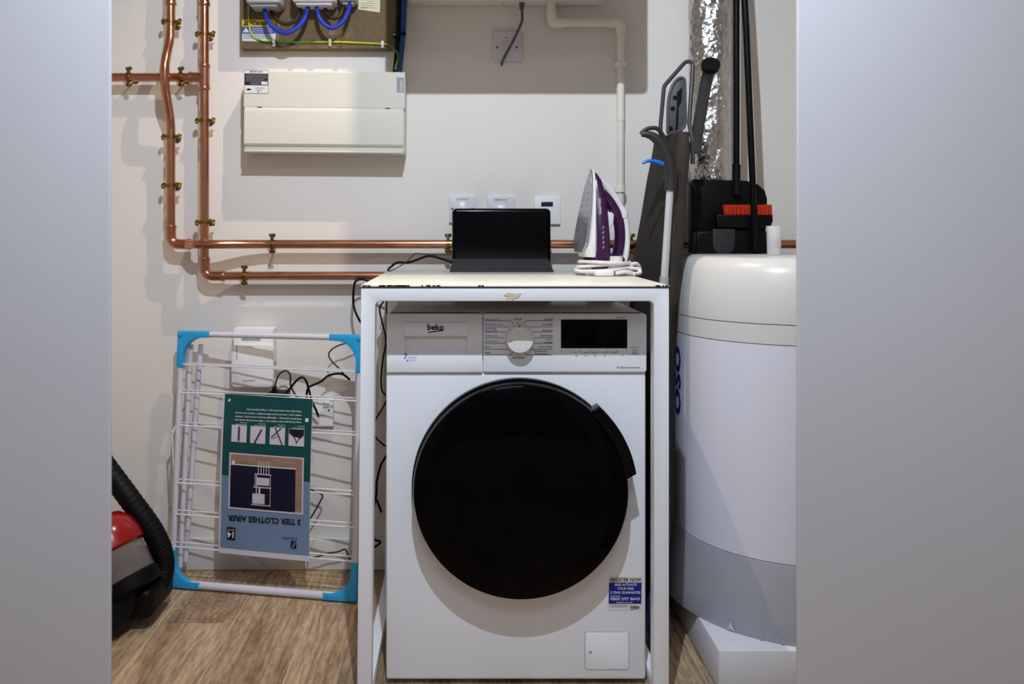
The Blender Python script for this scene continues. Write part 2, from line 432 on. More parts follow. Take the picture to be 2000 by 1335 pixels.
# knob
kb = NB(); lathe(kb, [(.0345, 0), (.0345, .002), (.032, .004), (.0312, .022), (.0295, .0245), (.02, .0255), (0, .0258)], 48, axis((wx(1014), WY-.006, wz(660)), TO_CAM)); kn = obj('programme_knob', kb, M['white_plastic'], cpo)
b = NB(); box(b, (wx(1011), WY-.031, wz(635.5)), (wx(1015), WY-.0285, wz(634)+.0005), .0003); obj('pointer', b, M['black_print'], kn)
b = NB(); prism(b, rrpts(wx(1095), wz(679), wx(1224), wz(623), .0012, WY-.0072), (0, .004, 0), .0006); obj('display_screen', b, M['black_glass'], cpo)
# programme print
d = NB(); lt = NB()
R = [('Cottons', 624), ('Eco 40-60', 634.5), ('Synthetics', 645.5), ('Hand Wash', 656), ('QUICK', 663.5), ('Daily/Mini', 669), ('Down Wear', 677.5), ('Downloaded', 686), ('Programme', 691)]
for s, y in R: text(d, s, (wx(1079 if y < 680 else 1068), Yq, wz(y)), .0042 if s not in ('QUICK', 'Daily/Mini') else .0036, 'R', bold=.008)
text(d, '/', (wx(1073), Yq, wz(691)), .007, 'C')
text(d, 'On/Off', (wx(1011), Yq, wz(624)), .0042, 'C', bold=.008); text(d, 'Spin+Drain', (wx(1012), Yq, wz(699)), .0042, 'C', bold=.008)
text(d, 'Shirts', (wx(946.5), Yq, wz(678)), .0042, 'L', bold=.004); text(d, 'Rinse', (wx(946.5), Yq, wz(689)), .0042, 'L', bold=.01)
for s, y in (('Wash & Wear', 624.5), ('Daily Wash & Dry', 634), ('Anti-Allergy', 642.5), ('Wash & Dry', 647), ('Synthetic Dry', 656), ('Cottons Dry', 667)): text(lt, s, (wx(946.5), Yq, wz(y)), .0040, 'L', bold=.004)
def hl(bm, pts, w=.9):
    for (x0, y0), (x1, y1) in zip(pts, pts[1:]):
        nx, ny = (y1-y0), -(x1-x0); l = math.hypot(nx, ny) or 1; nx, ny = nx/l*w/2, ny/l*w/2
        quad(bm, [W(x, y, Yq) for x, y in ((x0+nx, y0+ny), (x1+nx, y1+ny), (x1-nx, y1-ny), (x0-nx, y0-ny))])
for y, dx, dy in ((626, 12, 9), (638, 6, 4), (648, 0, 0), (659, 0, 0), (670, 0, 0), (681.5, -3, -3), (692.5, -8, -8)):
    xr = {626: 1028, 638: 1036, 648: 1040, 659: 1042, 670: 1040, 681.5: 1035, 692.5: 1028}[y]
    hl(d, [(1079, y), (xr, y), (xr-4-abs(dx)*.2, y+(6 if dy > 0 else (-6 if dy < 0 else 0)))])
    xl = {626: 998, 638: 992, 648: 988, 659: 987, 670: 988, 681.5: 992, 692.5: 998}[y]
    hl(d, [(946.5, y), (xl, y), (xl+4, y+(6 if dy > 0 else (-6 if dy < 0 else 0)))])
hl(d, [(1011, 626), (1011, 632)]); hl(d, [(1012.5, 687), (1012.5, 692)])
for i, x in enumerate((1097, 1115, 1133, 1151, 1169, 1187, 1206, 1224)): hl(d, [(x, 683), (x, 689)], .7)
for s, x, y in (('°C', 1105, 688), ('Spin', 1124, 688), ('Prewash', 1142, 688), ('Hygiene', 1160, 688), ('Drying', 1179, 688), ('FastLight', 1197, 688), ('c', 1215, 687), ('3s', 1125, 695), ('3s', 1143, 695), ('3s', 1161, 695), ('3s', 1180, 695), ('3s', 1215, 694)):
    text(d, s, (wx(x), Yq, wz(y)), .0036, 'C', bold=.004)
hl(d, [(1231, 678), (1248, 678)], .7); hl(d, [(1231, 691.5), (1248, 691.5)], .7)
text(d, 'Start/', (wx(1239.5), Yq, wz(684)), .0034, 'C', bold=.006); text(d, 'Pause', (wx(1239.5), Yq, wz(689)), .0034, 'C', bold=.006)
text(d, 'WDK742421W', (wx(1203), Yq, wz(620)), .0026, 'L', bold=.01, wmax=wx(1221)-wx(1203))
text(d, 'ProSmart Inverter', (wx(1249), Yq, wz(718)), .0046, 'R', wmax=wx(1249)-wx(1204), bold=.006)
obj('programme_lettering', d, M['ink_dark'], cpo, smooth=0); obj('programme_lettering', lt, M['ink_blue'], cpo, smooth=0, label='blue lettering')
# door
dcx, dcz, dr_ = wx(1014), wz(945), .2455
A = axis((dcx, WY, dcz), TO_CAM)
b = NB(); lathe(b, [(dr_+.003, 0), (dr_+.004, .010), (dr_+.003, .020), (dr_-.002, .026), (dr_-.02, .027), (dr_-.03, .02)], 96, A); do = obj('door', b, M['black_gloss'], wm)
b = NB(); lathe(b, [(dr_-.028, .018), (dr_-.006, .022), (dr_-.001, .03), (dr_-.001, .050), (dr_-.004, .058), (dr_-.012, .0625), (.18, .066), (.12, .0675), (.06, .068), (0, .0682)], 96, A); obj('door_glass', b, M['black_glass'], do)
hp = []
for k in range(13): a = math.radians(9.5+k*(48-9.5)/12); hp.append((dcx+math.cos(a)*.2625, dcz+math.sin(a)*.2625))
for k in range(13): a = math.radians(50-k*(50-7)/12); hp.append((dcx+math.cos(a)*.236, dcz+math.sin(a)*.236))
b = NB(); prism(b, [V((x, WY-.069, z)) for x, z in hp], (0, .045, 0), .004, 3); obj('door_handle', b, M['black_gloss'], do)
# filter flap
b = NB(); prism(b, rrpts(wx(1143), wz(1306.5), wx(1228), wz(1234), .005, WY-.0014), (0, .003, 0), .0008); fl = obj('filter_flap', b, M['white_enamel'], wm)
b = NB(); prism(b, rrpts(wx(1142), wz(1307.5), wx(1229), wz(1233), .006, WY-.0002), (0, .003, 0)); obj('flap_gap', b, M['grey_print'], fl)
b = NB(); lathe(b, [(.0028, 0), (.0028, .001), (0, .0011)], 12, axis((wx(1153), WY-.0014, wz(1272)), TO_CAM)); obj('flap_catch', b, M['grey_print'], fl)
# sticker
Ys = WY-.0006
def sq(x0, y0, x1, y1, Y): return [W(x, y, Y) for x, y in ((x0+1.6*(1191-y0)/66-1.6, y0), (x1+1.6*(1191-y0)/66-1.6, y0), (x1+1.6*(1191-y1)/66-1.6, y1), (x0+1.6*(1191-y1)/66-1.6, y1))]
b = NB(); prism(b, sq(1189.2, 1125, 1254.4, 1191, Ys), (0, .0005, 0)); st = obj('guarantee_sticker', b, M['white_print'], wm, label='blue and white guarantee sticker', smooth=0)
b = NB(); quad(b, sq(1190, 1137, 1253.6, 1178.5, Ys-.0003)); obj('sticker_panel', b, M['sticker_blue'], st, label='blue panel', smooth=0)
def st_t(bm, s, x, y, h, al, w): text(bm, s, (wx(x), Ys-.0006, wz(y)), h/WS, al, wmax=w/WS, bold=.02)
b = NB(); st_t(b, 'REGISTER NOW', 1222.3, 1134.4, 6.5, 'C', 60); st_t(b, 'beko', 1231, 1186, 5, 'L', 17.5)
quad(b, [W(x, y, Ys-.0006) for x, y in ((1231, 1188.6), (1248, 1186.6), (1248, 1187.6), (1231, 1189.8))])
for y in (1181.5, 1184): quad(b, [W(x, yy, Ys-.0006) for x, yy in ((1191.5, y), (1226, y), (1226, y+.5), (1191.5, y+.5))])
obj('sticker_lettering', b, M['black_print'], st, smooth=0)
b = NB(); st_t(b, 'AND ACTIVATE', 1221.5, 1143, 4.4, 'C', 43); st_t(b, 'YOUR FREE', 1221.5, 1150.5, 4.4, 'C', 32); st_t(b, '3 YEAR GUARANTEE', 1221.3, 1158.3, 4.6, 'C', 59); st_t(b, 'Call Now', 1192, 1164, 2.4, 'L', 20); st_t(b, '0800 597 8643', 1220.6, 1171, 5.4, 'C', 57); st_t(b, 'beko.co.uk', 1220, 1176.3, 2.4, 'C', 32)
obj('sticker_lettering', b, M['white_print'], st, smooth=0)
for x in (wx(790), wx(1226)):
    for y in (1.96, 2.33):
        b = NB(); lathe(b, [(.02, 0), (.02, .007), (.014, .008), (.014, .016)], 16, Matrix.Translation((x, y, 0))); obj('foot', b, M['black_rubber'], wm)

# ------------------------------------------------------------------ black tablet-like hub on the table
hy = 2.395
hb = thing('router', 'black slab-shaped hub on a wedge foot standing on the white table', 'router', (W(979, 533, hy).x, hy, tzs))
hs = F/hy
def hx(p): return (p-CX)/hs
def hz(p): return HC-(p-CY)/hs
b = NB(); prism(b, rrpts(hx(883), hz(521), hx(1076), hz(406.5), .014, hy-.002, 8), (0, .034, 0), .011, 5); obj('casing', b, M['black_gloss'], hb)
b = NB()
tb = [(hx(886), hy-.004, hz(506)), (hx(1070), hy-.004, hz(506)), (hx(1078), hy-.03, tzs+.002), (hx(880), hy-.03, tzs+.002)]
quad(b, tb); back = [(x, hy+.05, z) for x, y, z in tb]
quad(b, back[::-1])
for i in range(4): quad(b, (tb[i], tb[(i+1) % 4], back[(i+1) % 4], back[i]))
bmesh.ops.remove_doubles(b, verts=b.verts, dist=1e-5); bmesh.ops.bevel(b, geom=b.edges[:], offset=.002, segments=2, affect='EDGES')
obj('wedge_foot', b, M['wedge_grey'], hb)

# ------------------------------------------------------------------ steam iron standing on its heel
iy = 2.21; isx = F/iy
io = V((W(1150, 540, iy).x, iy, tzs))
yaw = math.radians(9.5)
iron = thing('steam_iron', 'purple and white steam iron standing upright on its heel, cord wound round it', 'iron', mtx=Matrix.Translation(io) @ Matrix.Rotation(yaw, 4, 'Z'))
cy_ = math.cos(yaw)
def ix(p): return (p-1150)/isx/cy_
def iz(p): return (540-p)/isx
def slices(bm, rows, seg=20, e=3.):
    """rows: (z, x0, x1, half width): lofted rounded sections"""
    rings = []
    for z, x0, x1, w in rows:
        r = []
        for k in range(seg):
            a = 2*PI*k/seg; c, s = math.cos(a), math.sin(a)
            q = (abs(c)**e+abs(s)**e)**(-1/e)
            r.append(bm.verts.new(((x0+x1)/2+(x1-x0)/2*c*q, w*s*q, z)))
        rings.append(r)
    for A_, B_ in zip(rings, rings[1:]):
        for k in range(seg): bm.faces.new((A_[k], A_[(k+1) % seg], B_[(k+1) % seg], B_[k]))
    bm.faces.new(rings[0][::-1]); bm.faces.new(rings[-1]); return bm
def sole_x(z): return -.031+(z-.06)*.155          # the soleplate leans back a little
def wid(z):                                        # half width of the teardrop sole
    t = (z-.062)/(.286-.062); t = max(0, min(1, t))
    return .056*(1-t**2.1)**.8*(min(1, .55+t*4))+.001
b = NB(); n = 26; ring = []
zs = [.062+(.286-.062)*(k/n) for k in range(n+1)]
pts = [(sole_x(z), wid(z), z) for z in zs]+[(sole_x(z), -wid(z), z) for z in zs[::-1]]
prism(b, pts, (.006, 0, 0), .0015, 2); sp = obj('soleplate', b, M['sole'], iron, local=True)
b = NB()
for k in range(9):
    z = .085+k*.017
    for s in (-1, 1):
        for q in (0, .010):
            w = wid(z)*.72-q
            if w > .004: lathe(b, [(.0019, 0), (0, .0006)], 8, axis((sole_x(z)-.0002, s*w, z), (-1, 0, 0)))
for k in range(4): lathe(b, [(.0019, 0), (0, .0006)], 8, axis((sole_x(.25)-.0002, 0, .205+k*.015), (-1, 0, 0)))
obj('steam_hole', b, M['black_print'], sp, local=True)['kind'] = 'stuff'
b = NB(); slices(b, [(.05, -.02, .012, .05), (.07, sole_x(.07)+.004, .012, .055), (.10, sole_x(.10)+.005, .012, .053), (.15, sole_x(.15)+.005, .012, .046), (.2, sole_x(.2)+.005, .014, .036), (.25, sole_x(.25)+.005, .016, .021), (.278, sole_x(.278)+.005, .016, .008), (.286, .009, .012, .002)]); obj('white_skirt', b, M['iron_white'], iron, local=True)
b = NB(); slices(b, [(.018, -.008, .05, .054), (.05, -.006, .052, .055), (.10, -.002, .05, .0545), (.15, .001, .048, .047), (.19, .004, .046, .037), (.225, .006, .042, .027), (.255, .009, .033, .019), (.272, .011, .024, .009), (.278, .012, .018, .004)]); pb = obj('purple_body', b, M['purple'], iron, local=True)
b = NB(); tube(b, smooth_path([(.035, 0, .222), (.052, 0, .205), (.07, 0, .18), (.083, 0, .15), (.088, 0, .115), (.086, 0, .08), (.078, 0, .045)], 5), .01, 14, rf=lambda t: (.013, .016)); obj('handle', b, M['purple'], iron, local=True)
b = NB(); tube(b, smooth_path([(.03, 0, .252), (.05, 0, .235), (.072, 0, .208), (.088, 0, .178), (.1, 0, .145), (.104, 0, .10), (.1, 0, .055), (.09, 0, .03)], 5), .01, 12, rf=lambda t: (.007+.004*math.sin(PI*t), .014)); obj('handle_back', b, M['iron_white'], iron, local=True, label='white rear strip of handle')
b = NB(); slices(b, [(.155, .086, .108, .014), (.17, .086, .108, .016), (.185, .08, .102, .014)]); lathe(b, [(.008, 0), (.008, .008), (.005, .011), (0, .0115)], 16, Matrix.Translation((.088, 0, .186))); obj('steam_dial', b, M['iron_white'], iron, local=True)
b = NB(); slices(b, [(.13, .05, .062, .012), (.14, .048, .068, .014), (.163, .046, .07, .014), (.17, .046, .064, .011)]); obj('spray_button', b, M['iron_white'], iron, local=True)
b = NB(); slices(b, [(0, -.012, .092, .05), (.006, -.014, .098, .052), (.02, -.012, .098, .052), (.03, -.004, .094, .048), (.052, .01, .088, .042)]); obj('heel', b, M['iron_white'], iron, local=True)
b = NB(); slices(b, [(.03, .04, .094, .043), (.045, .05, .098, .03), (.055, .056, .09, .02)]); obj('heel_cover', b, M['purple'], iron, local=True)
b = NB()
text(b, 'Russell Hobbs', (.02, -.0448, .165), .0055, 'L', ex=(0, .17, 1), ey=(-1, 0, 0), wmax=.042, bold=.01)
obj('lettering', b, M['white_print'], pb, local=True, smooth=0)
b = NB()
for k in range(5):
    z = .075+k*.013; y = -.0552+.0006*k-.0006
    for dx, dz in ((-.004, 0), (.004, .004), (0, -.004)): tube(b, [(.022+dx, y, z+dz), (.022-dx*.6, y-.0003, z-dz+.003)], .0005, 5)
obj('fabric_marks', b, M['light_grey'], pb, local=True)
b = NB(); rr = random.Random(5)
P = []
for k in range(0, 4*26+6):
    a = 2*PI*k/26; t = k/26
    P.append((.042+(.072+.006*math.sin(t*2.1))*math.cos(a), (.062+.004*math.sin(t*3))*math.sin(a), .011+.0088*(t % 3.3)+.004*math.sin(a*1.0+t*1.7)))
tube(b, smooth_path(P, 2), .0046, 8)
tube(b, smooth_path([(.10, -.05, .03), (.118, -.045, .032), (.128, -.04, .022), (.126, -.045, .010), (.11, -.06, .006), (.08, -.07, .012), (.05, -.071, .008)], 5), .005, 8)
tube(b, smooth_path([(.095, -.05, .02), (.12, -.05, .018), (.122, -.06, .008), (.1, -.07, .006)], 5), .005, 8)
obj('power_cord', b, M['cord_white'], iron, local=True, label='white braided power cord')
b = NB(); box(b, (-.005, -.076, .001), (.045, -.052, .016), .005, 3); obj('plug', b, M['iron_white'], iron, local=True)

# ------------------------------------------------------------------ copper pipework
PR = .0133; YA, YBp = 2.500, 2.503
def pxat(px, Y): return (px-CX)/F*Y
def pz(py, Y): return HC-(py-CY)/F*Y
xa, xb_ = pxat(333.5, YA), pxat(399.5, YBp)
zc = pz(151, YBp); za, zb = pz(476.5, YA), pz(538.5, YBp)
def collar(bm, p, d, r=.0165, w=.006):
    lathe(bm, [(PR, -w), (r, -w*.8), (r+.0012, 0), (r, w*.8), (PR, w)], 20, axis(p, d), cap=False)
pa = thing('copper_pipe', 'left copper riser with an outward kink, turning into the upper horizontal run', 'pipe', (xa, YA, za))
zt = 2.3
b = NB(); k0 = .075
tube(b, [(xa, YA, zt), (xa, YA, zc+.155)]+smooth_path([(xa, YA, zc+.15), (xa, YA-.010, zc+.11), (xa, YA-.044, zc+.045), (xa, YA-.05, zc), (xa, YA-.044, zc-.045), (xa, YA-.010, zc-.115), (xa, YA, zc-.155)], 6)+[(xa, YA, zc-.16), (xa, YA, za+.05)], PR, 20); obj('riser', b, M['copper'], pa)
xr_end = XR-.001
b = NB(); tube(b, [(xa+.05, YA, za)]+smooth_path([(xa+.052, YA-.006, za), (xa+.085, YA-.034, za), (xb_, YA-.036, za), (xb_+.05, YA-.034, za), (xb_+.12, YA-.012, za), (xb_+.19, YA, za)], 6)+[(xb_+.2, YA, za), (xr_end, YA, za)], PR, 20); obj('horizontal_run', b, M['copper'], pa)
def elbow(x, y, z, parent):
    b = NB(); tube(b, fillet([(x, y, z+.058), (x, y, z), (x+.062, y, z)], .036, 10), PR+.0022, 20)
    collar(b, (x, y, z+.052), (0, 0, 1)); collar(b, (x+.056, y, z), (1, 0, 0)); obj('elbow', b, M['copper_fit'], parent)
elbow(xa, YA, za, pa)
b = NB(); collar(b, (xa, YA, pz(8, YA)), (0, 0, 1)); tube(b, [(xa, YA, pz(8, YA)), (xa, YA, pz(-40, YA))], PR+.002, 20); obj('coupling', b, M['copper_fit'], pa)
pb_ = thing('copper_pipe', 'right copper riser with a tee branch to the left, turning into the lower horizontal run', 'pipe', (xb_, YBp, zb))
b = NB(); tube(b, [(xb_, YBp, zt), (xb_, YBp, zb+.05)], PR, 20); obj('riser', b, M['copper'], pb_)
b = NB(); tube(b, [(xb_+.05, YBp, zb), (pxat(900, YBp), YBp, zb)], PR, 20); obj('horizontal_run', b, M['copper'], pb_)
b = NB(); tube(b, [(XL+.001, YBp, zc), (xb_-.02, YBp, zc)], PR, 20); obj('branch', b, M['copper'], pb_)
elbow(xb_, YBp, zb, pb_)
b = NB(); tube(b, [(xb_, YBp, zc+.036), (xb_, YBp, zc-.036)], PR+.0022, 20); tube(b, [(xb_, YBp, zc), (xb_-.044, YBp, zc)], PR+.0022, 20)
collar(b, (xb_, YBp, zc+.034), (0, 0, 1)); collar(b, (xb_, YBp, zc-.034), (0, 0, 1)); collar(b, (xb_-.042, YBp, zc), (1, 0, 0)); obj('tee', b, M['copper_fit'], pb_)
b = NB(); collar(b, (xb_, YBp, pz(9, YBp)), (0, 0, 1)); tube(b, [(xb_, YBp, pz(9, YBp)), (xb_, YBp, pz(-40, YBp))], PR+.002, 20); obj('coupling', b, M['copper_fit'], pb_)

def make_clip(loc, label):
    t = thing('pipe_clip', label, 'pipe clip', loc, group='brass clips holding the copper pipes')
    x, y, z = loc
    b = NB(); lathe(b, [(PR+.0003, -.0045), (PR+.0024, -.0045), (PR+.0024, .0045), (PR+.0003, .0045)], 24, Matrix.Translation(loc), cap=False)
    for s in (-1, 1): box(b, (x+s*.021-.0075, y-.0045, z-.0045), (x+s*.021+.0075, y+.0045, z+.0045), .0015)
    obj('band', b, M['brass'], t)
    for s, r in ((-1, .0046), (1, .0055)):
        b = NB(); lathe(b, [(.003, -.011), (r, -.010), (r+.0006, -.006), (r, -.003), (.0032, -.002), (.0032, .004), (r, .0045), (r, .008), (.002, .009)], 12, axis((x+s*(.0225 if s < 0 else .027), y, z), (0, .5, .85))); obj('screw', b, M['brass'], t)
    b = NB(); tube(b, [(x, y+PR, z), (x, YW-.004, z)], .0035, 10); obj('stem', b, M['brass'], t)
    b = NB(); lathe(b, [(.013, 0), (.013, .002), (.007, .005)], 20, axis((x, YW-.0005, z), TO_CAM)); obj('backplate', b, M['brass'], t)
    return t
ZR = Matrix.Rotation(-PI/2, 4, 'Y')
clips = [(333.5, 42, 'v', YA, 'top brass clip on the left riser, above its kink'), (333.5, 267, 'v', YA, 'brass clip on the left riser just below its kink'),
         (333.5, 362, 'v', YA, 'lowest brass clip on the left riser'),
         (399.5, 66, 'v', YBp, 'brass clip on the right riser above the tee'), (399.5, 235, 'v', YBp, 'brass clip on the right riser below the tee'),
         (399.5, 434, 'v', YBp, 'brass clip on the right riser just above the crossing run'),
         (251, 151, 'h', YBp, 'brass clip at the far left end of the tee branch'), (353, 151, 'h', YBp, 'brass clip on the tee branch between the two risers'),
         (531.5, 476.5, 'h', YA, 'brass clip on the upper run near the left corner'), (875, 476.5, 'h', YA, 'brass clip on the upper run beside the black hub'),
         (1233, 476.5, 'h', YA, 'brass clip on the upper run behind the iron and ironing board'), (477, 538.5, 'h', YBp, 'brass clip on the lower horizontal run')]
c0 = None
for px, py, o_, Y, lab in clips:
    x = xa if (o_ == 'v' and px < 350) else xb_ if o_ == 'v' else pxat(px, Y)
    z = za if abs(py-476.5) < 1 else zb if abs(py-538.5) < 1 else zc if abs(py-151) < 1 else pz(py, Y)
    mtx = Matrix.Translation((x, Y, z)) @ (Matrix.Identity(4) if o_ == 'v' else ZR)
    if c0 is None: c0 = make_clip((x, Y, z), lab)
    else: dup(c0, mtx, lab)

# ------------------------------------------------------------------ meter board and what hangs on it
BY = 2.518
def bx(px, Y=BY): return pxat(px, Y)
mbd = thing('meter_board', 'brown chipboard backing board above the white fuse box', 'board', (bx(628), BY, pz(95, BY)))
b = NB(); box(b, (bx(470), BY, pz(95, BY)), (bx(787), YW-.0005, 2.02), .001, 1); obj('panel', b, M['chipboard'], mbd, smooth=0)
# caution sticker
Yc = BY-.0006
b = NB(); quad(b, [W(x, y, Yc) for x, y in ((473, 38), (538, 38), (538, 52), (472.5, 52))]); cs = obj('caution_label', b, M['yellow_print'], mbd, smooth=0, label='yellow, blue and white caution sticker')
b = NB(); quad(b, [W(x, y, Yc) for x, y in ((472.5, 52), (538, 52), (538, 66), (472.5, 66))]); obj('blue_band', b, M['blue_print'], cs, smooth=0)
b = NB(); quad(b, [W(x, y, Yc) for x, y in ((472.5, 66), (538, 66), (538, 82), (473, 80))])
for y in (55, 58.5, 62): quad(b, [W(x, yy, Yc-.0004) for x, yy in ((492, y), (532, y), (532, y+1), (492, y+1))])
quad(b, [W(x, y, Yc-.0004) for x, y in ((474, 63), (480.5, 54), (487, 63), (480.5, 63.01))]); obj('white_band', b, M['white_print'], cs, smooth=0)
b = NB(); text(b, 'Caution', (bx(491, Yc), Yc-.0005, pz(49, Yc)), .0135, 'L', wmax=bx(532, Yc)-bx(491, Yc), bold=.03)
quad(b, [W(x, y, Yc-.0004) for x, y in ((474, 50), (481, 40), (488, 50), (481, 50.01))])
for y in (68, 71, 74): quad(b, [W(x, yy, Yc-.0004) for x, yy in ((475, y), (530, y), (530, y+.7), (475, y+.7))])
obj('lettering', b, M['black_print'], cs, smooth=0)
b = NB(); text(b, '!', (bx(481, Yc), Yc-.0007, pz(49, Yc)), .009, 'C', bold=.02); obj('exclamation_mark', b, M['yellow_print'], cs, smooth=0)

def fitted_box(name, label, cat, p0, p1, py, Y0, mkey, top=1.95):
    t = thing(name, label, cat, ((pxat(p0, Y0)+pxat(p1, Y0))/2, BY, pz(py, Y0)))
    b = NB(); box(b, (pxat(p0, Y0), Y0, pz(py, Y0)), (pxat(p1, Y0), BY-.0004, top), .006, 3); obj('housing', b, M[mkey], t)
    b = NB(); box(b, (pxat(p0+6, Y0), Y0+.012, pz(py, Y0)-.008), (pxat(p1-6, Y0), BY-.012, pz(py, Y0)+.004), .003); obj('terminal_cover', b, M[mkey], t)
    return t
fitted_box('cutout_box', 'grey service cut-out box at the top left of the chipboard', 'fuse box', 480, 545, 5, 2.43, 'light_grey')
fitted_box('electricity_meter', 'white electricity meter at the top centre of the chipboard', 'meter', 570, 653, 2, 2.44, 'white_plastic')
fitted_box('isolator_switch', 'small grey isolator box right of the electricity meter', 'switch', 661, 695, 1, 2.46, 'light_grey')
# paper tag
b = NB(); prism(b, [W(x, y, BY-.002) for x, y in ((701, -30), (743, -30), (742, 24.5), (700, 18.5))], (0, .0008, 0)); pt = tag(obj('paper_tag', b, M['paper'], smooth=0, base=W(721, 20, BY)), 'small cream paper tag pinned at the right of the chipboard', 'tag')
b = NB()
for i, y in enumerate((3, 7, 11, 15)): quad(b, [W(x, yy, BY-.0023) for x, yy in ((705+(12 if i == 0 else 0), y-1), (730+(i % 2)*6, y), (730+(i % 2)*6, y+.6), (705+(12 if i == 0 else 0), y-.4))])
text(b, 'Electrician', (pxat(704, BY), BY-.0023, pz(17, BY)), .004, 'L'); obj('lettering', b, M['ink_dark'], pt, smooth=0)
def cable(name, label, pts, r, m, n=7, seg=10, cat='cable', group=None, stripe=None):
    b = NB(); tube(b, smooth_path(pts, n), r, seg, stripe=stripe)
    return tag(obj(name, b, m, base=V(pts[0])), label, cat, group)
CYc = 2.475
cable('meter_tail', 'thick blue cable looping from cut-out box to electricity meter', [W(515, -4, CYc), W(517, 20, CYc), (W(528, 48, CYc-.012)), W(556, 65, CYc-.02), W(585, 50, CYc-.012), W(599, 25, CYc), W(603, -4, CYc)], .0068, M['blue_wire'])
cable('meter_tail', 'brown cable looping behind the left blue cable', [W(527, -4, CYc+.016), W(530, 22, CYc+.016), W(545, 42, CYc+.008), W(562, 47, CYc+.006), W(578, 38, CYc+.008), W(586, 18, CYc+.016), W(588, -4, CYc+.016)], .006, M['brown_wire'])
cable('meter_tail', 'thick blue cable looping from electricity meter to isolator', [W(617, -4, CYc), W(619, 18, CYc), W(628, 42, CYc-.01), W(648, 55, CYc-.016), W(669, 43, CYc-.01), W(681, 20, CYc), W(684, -4, CYc)], .0064, M['blue_wire'])
cable('meter_tail', 'brown cable looping behind the right blue cable', [W(634, -4, CYc+.016), W(636, 20, CYc+.014), W(644, 33, CYc+.008), W(654, 36, CYc+.006), W(664, 30, CYc+.008), W(670, 14, CYc+.014), W(671, -4, CYc+.016)], .0056, M['brown_wire'])
YE = BY-.004
cable('earth_wire', 'thin green and yellow earth wire along the bottom of the chipboard', [W(486, -4, YE-.02), W(486, 20, YE-.006), W(486.5, 50, YE), W(494, 70, YE), (W(512, 80, YE)), W(535, 82, YE), W(590, 82, YE), W(645, 81.5, YE), W(700, 83.5, YE), W(747, 86, YE), W(760, 89, YE-.004), W(773, 99, 2.482), W(778, 112, 2.472), W(775, 124, 2.472), W(772, 136, 2.474)], .003, [M['green_wire'], M['yellow_wire']], stripe=5, seg=8)
k1 = W(788, -30, 2.50); tz = 1.535
cable('supply_cable', 'thick blue cable running down into the top right of the fuse box', [W(787, -40, 2.495), W(789, 10, 2.495), W(787, 70, 2.495), W(783, 110, 2.49), V((pxat(779.5, 2.49), 2.485, tz+.002))], .0085, M['navy_wire'])
cable('supply_cable', 'thick black cable running down beside the blue cable into the fuse box', [W(778, -40, 2.508), W(779, 10, 2.508), W(778, 60, 2.508), W(775, 105, 2.502), V((pxat(771, 2.5), 2.50, tz+.002))], .0075, M['black_plastic'])
def wclip(px, py, lab):
    t = W(px, py, YE)
    b = NB(); box(b, (t.x-.0038, YE-.005, t.z-.0005), (t.x+.0038, BY-.0003, t.z+.0105), .001)
    box(b, (t.x-.0036, YE-.003, t.z-.010), (t.x+.0036, BY-.0003, t.z+.001), .001)
    o = tag(obj('cable_clip', b, M['white_plastic'], base=(t.x, BY, t.z)), lab, 'cable clip', 'white clips on the earth wire')
    b = NB(); lathe(b, [(.002, 0), (.002, .0008), (0, .001)], 10, axis((t.x, YE-.003, t.z-.005), TO_CAM)); obj('nail_head', b, M['dark_metal'], o)
wclip(535, 84, 'white earth wire clip nearest the caution sticker'); wclip(644.5, 83.5, 'white earth wire clip in the middle of the chipboard'); wclip(747, 87, 'white earth wire clip nearest the thick cables')
t = W(783, 66, 2.49)
b = NB(); box(b, (W(772, 66, 2.5).x-.006, 2.498, t.z-.006), (W(779, 66, 2.5).x, BY-.0003, t.z+.006), .002); 
lathe(b, [(.0105, -.005), (.0125, -.005), (.0125, .005), (.0105, .005)], 20, Matrix.Translation((t.x+.003, 2.495, t.z)), cap=False)
o = tag(obj('cable_clip', b, M['black_plastic'], base=t), 'black clip holding the thick cables to the chipboard', 'cable clip')
b = NB(); lathe(b, [(.003, 0), (.003, .001), (0, .0014)], 12, axis((W(772, 66, 2.5).x-.002, 2.498, t.z), TO_CAM)); obj('screw', b, M['silver'], o)

# ------------------------------------------------------------------ fuse box (consumer unit)
UY = 2.456
ux0, ux1 = pxat(475, UY), pxat(790, UY); uz0, uz1 = pz(297, UY), pz(138, UY)
cu = thing('fuse_box', 'wide white metal fuse box on the wall with black IMPORTANT sticker', 'fuse box', mtx=Matrix.Translation(((ux0+ux1)/2, YW, (uz0+uz1)/2)) @ Matrix.Rotation(.0095, 4, 'Y'))
hw, hh, dd = (ux1-ux0)/2, (uz1-uz0)/2, YW-UY
def uz(py): return pz(py, UY)-(uz0+uz1)/2
b = NB(); box(b, (-hw, -dd+.022, -hh), (hw, -.0008, hh), .003); obj('case', b, M['cream_steel'], cu, local=True)
b = NB(); prism(b, [(-hw, -dd+.0225, uz(209)), (-hw, -dd+.0225, hh), (-hw, -dd+.009, hh), (-hw, -dd+.006, hh-.004), (-hw, -dd+.006, uz(209))], (2*hw, 0, 0), 0); obj('top_cover', b, M['cream_steel'], cu, local=True)
b = NB(); prism(b, [(-hw+.003, -dd+.0225, uz(288)), (-hw+.003, -dd+.0225, uz(209.3)), (-hw+.003, -dd+.007, uz(209.3)), (-hw+.003, -dd+.0015, uz(216)), (-hw+.003, -dd+.001, uz(218)), (-hw+.003, -dd+.001, uz(281)), (-hw+.003, -dd+.006, uz(285))], (2*hw-.006, 0, 0), 0); obj('breaker_flap', b, M['cream_steel'], cu, local=True)
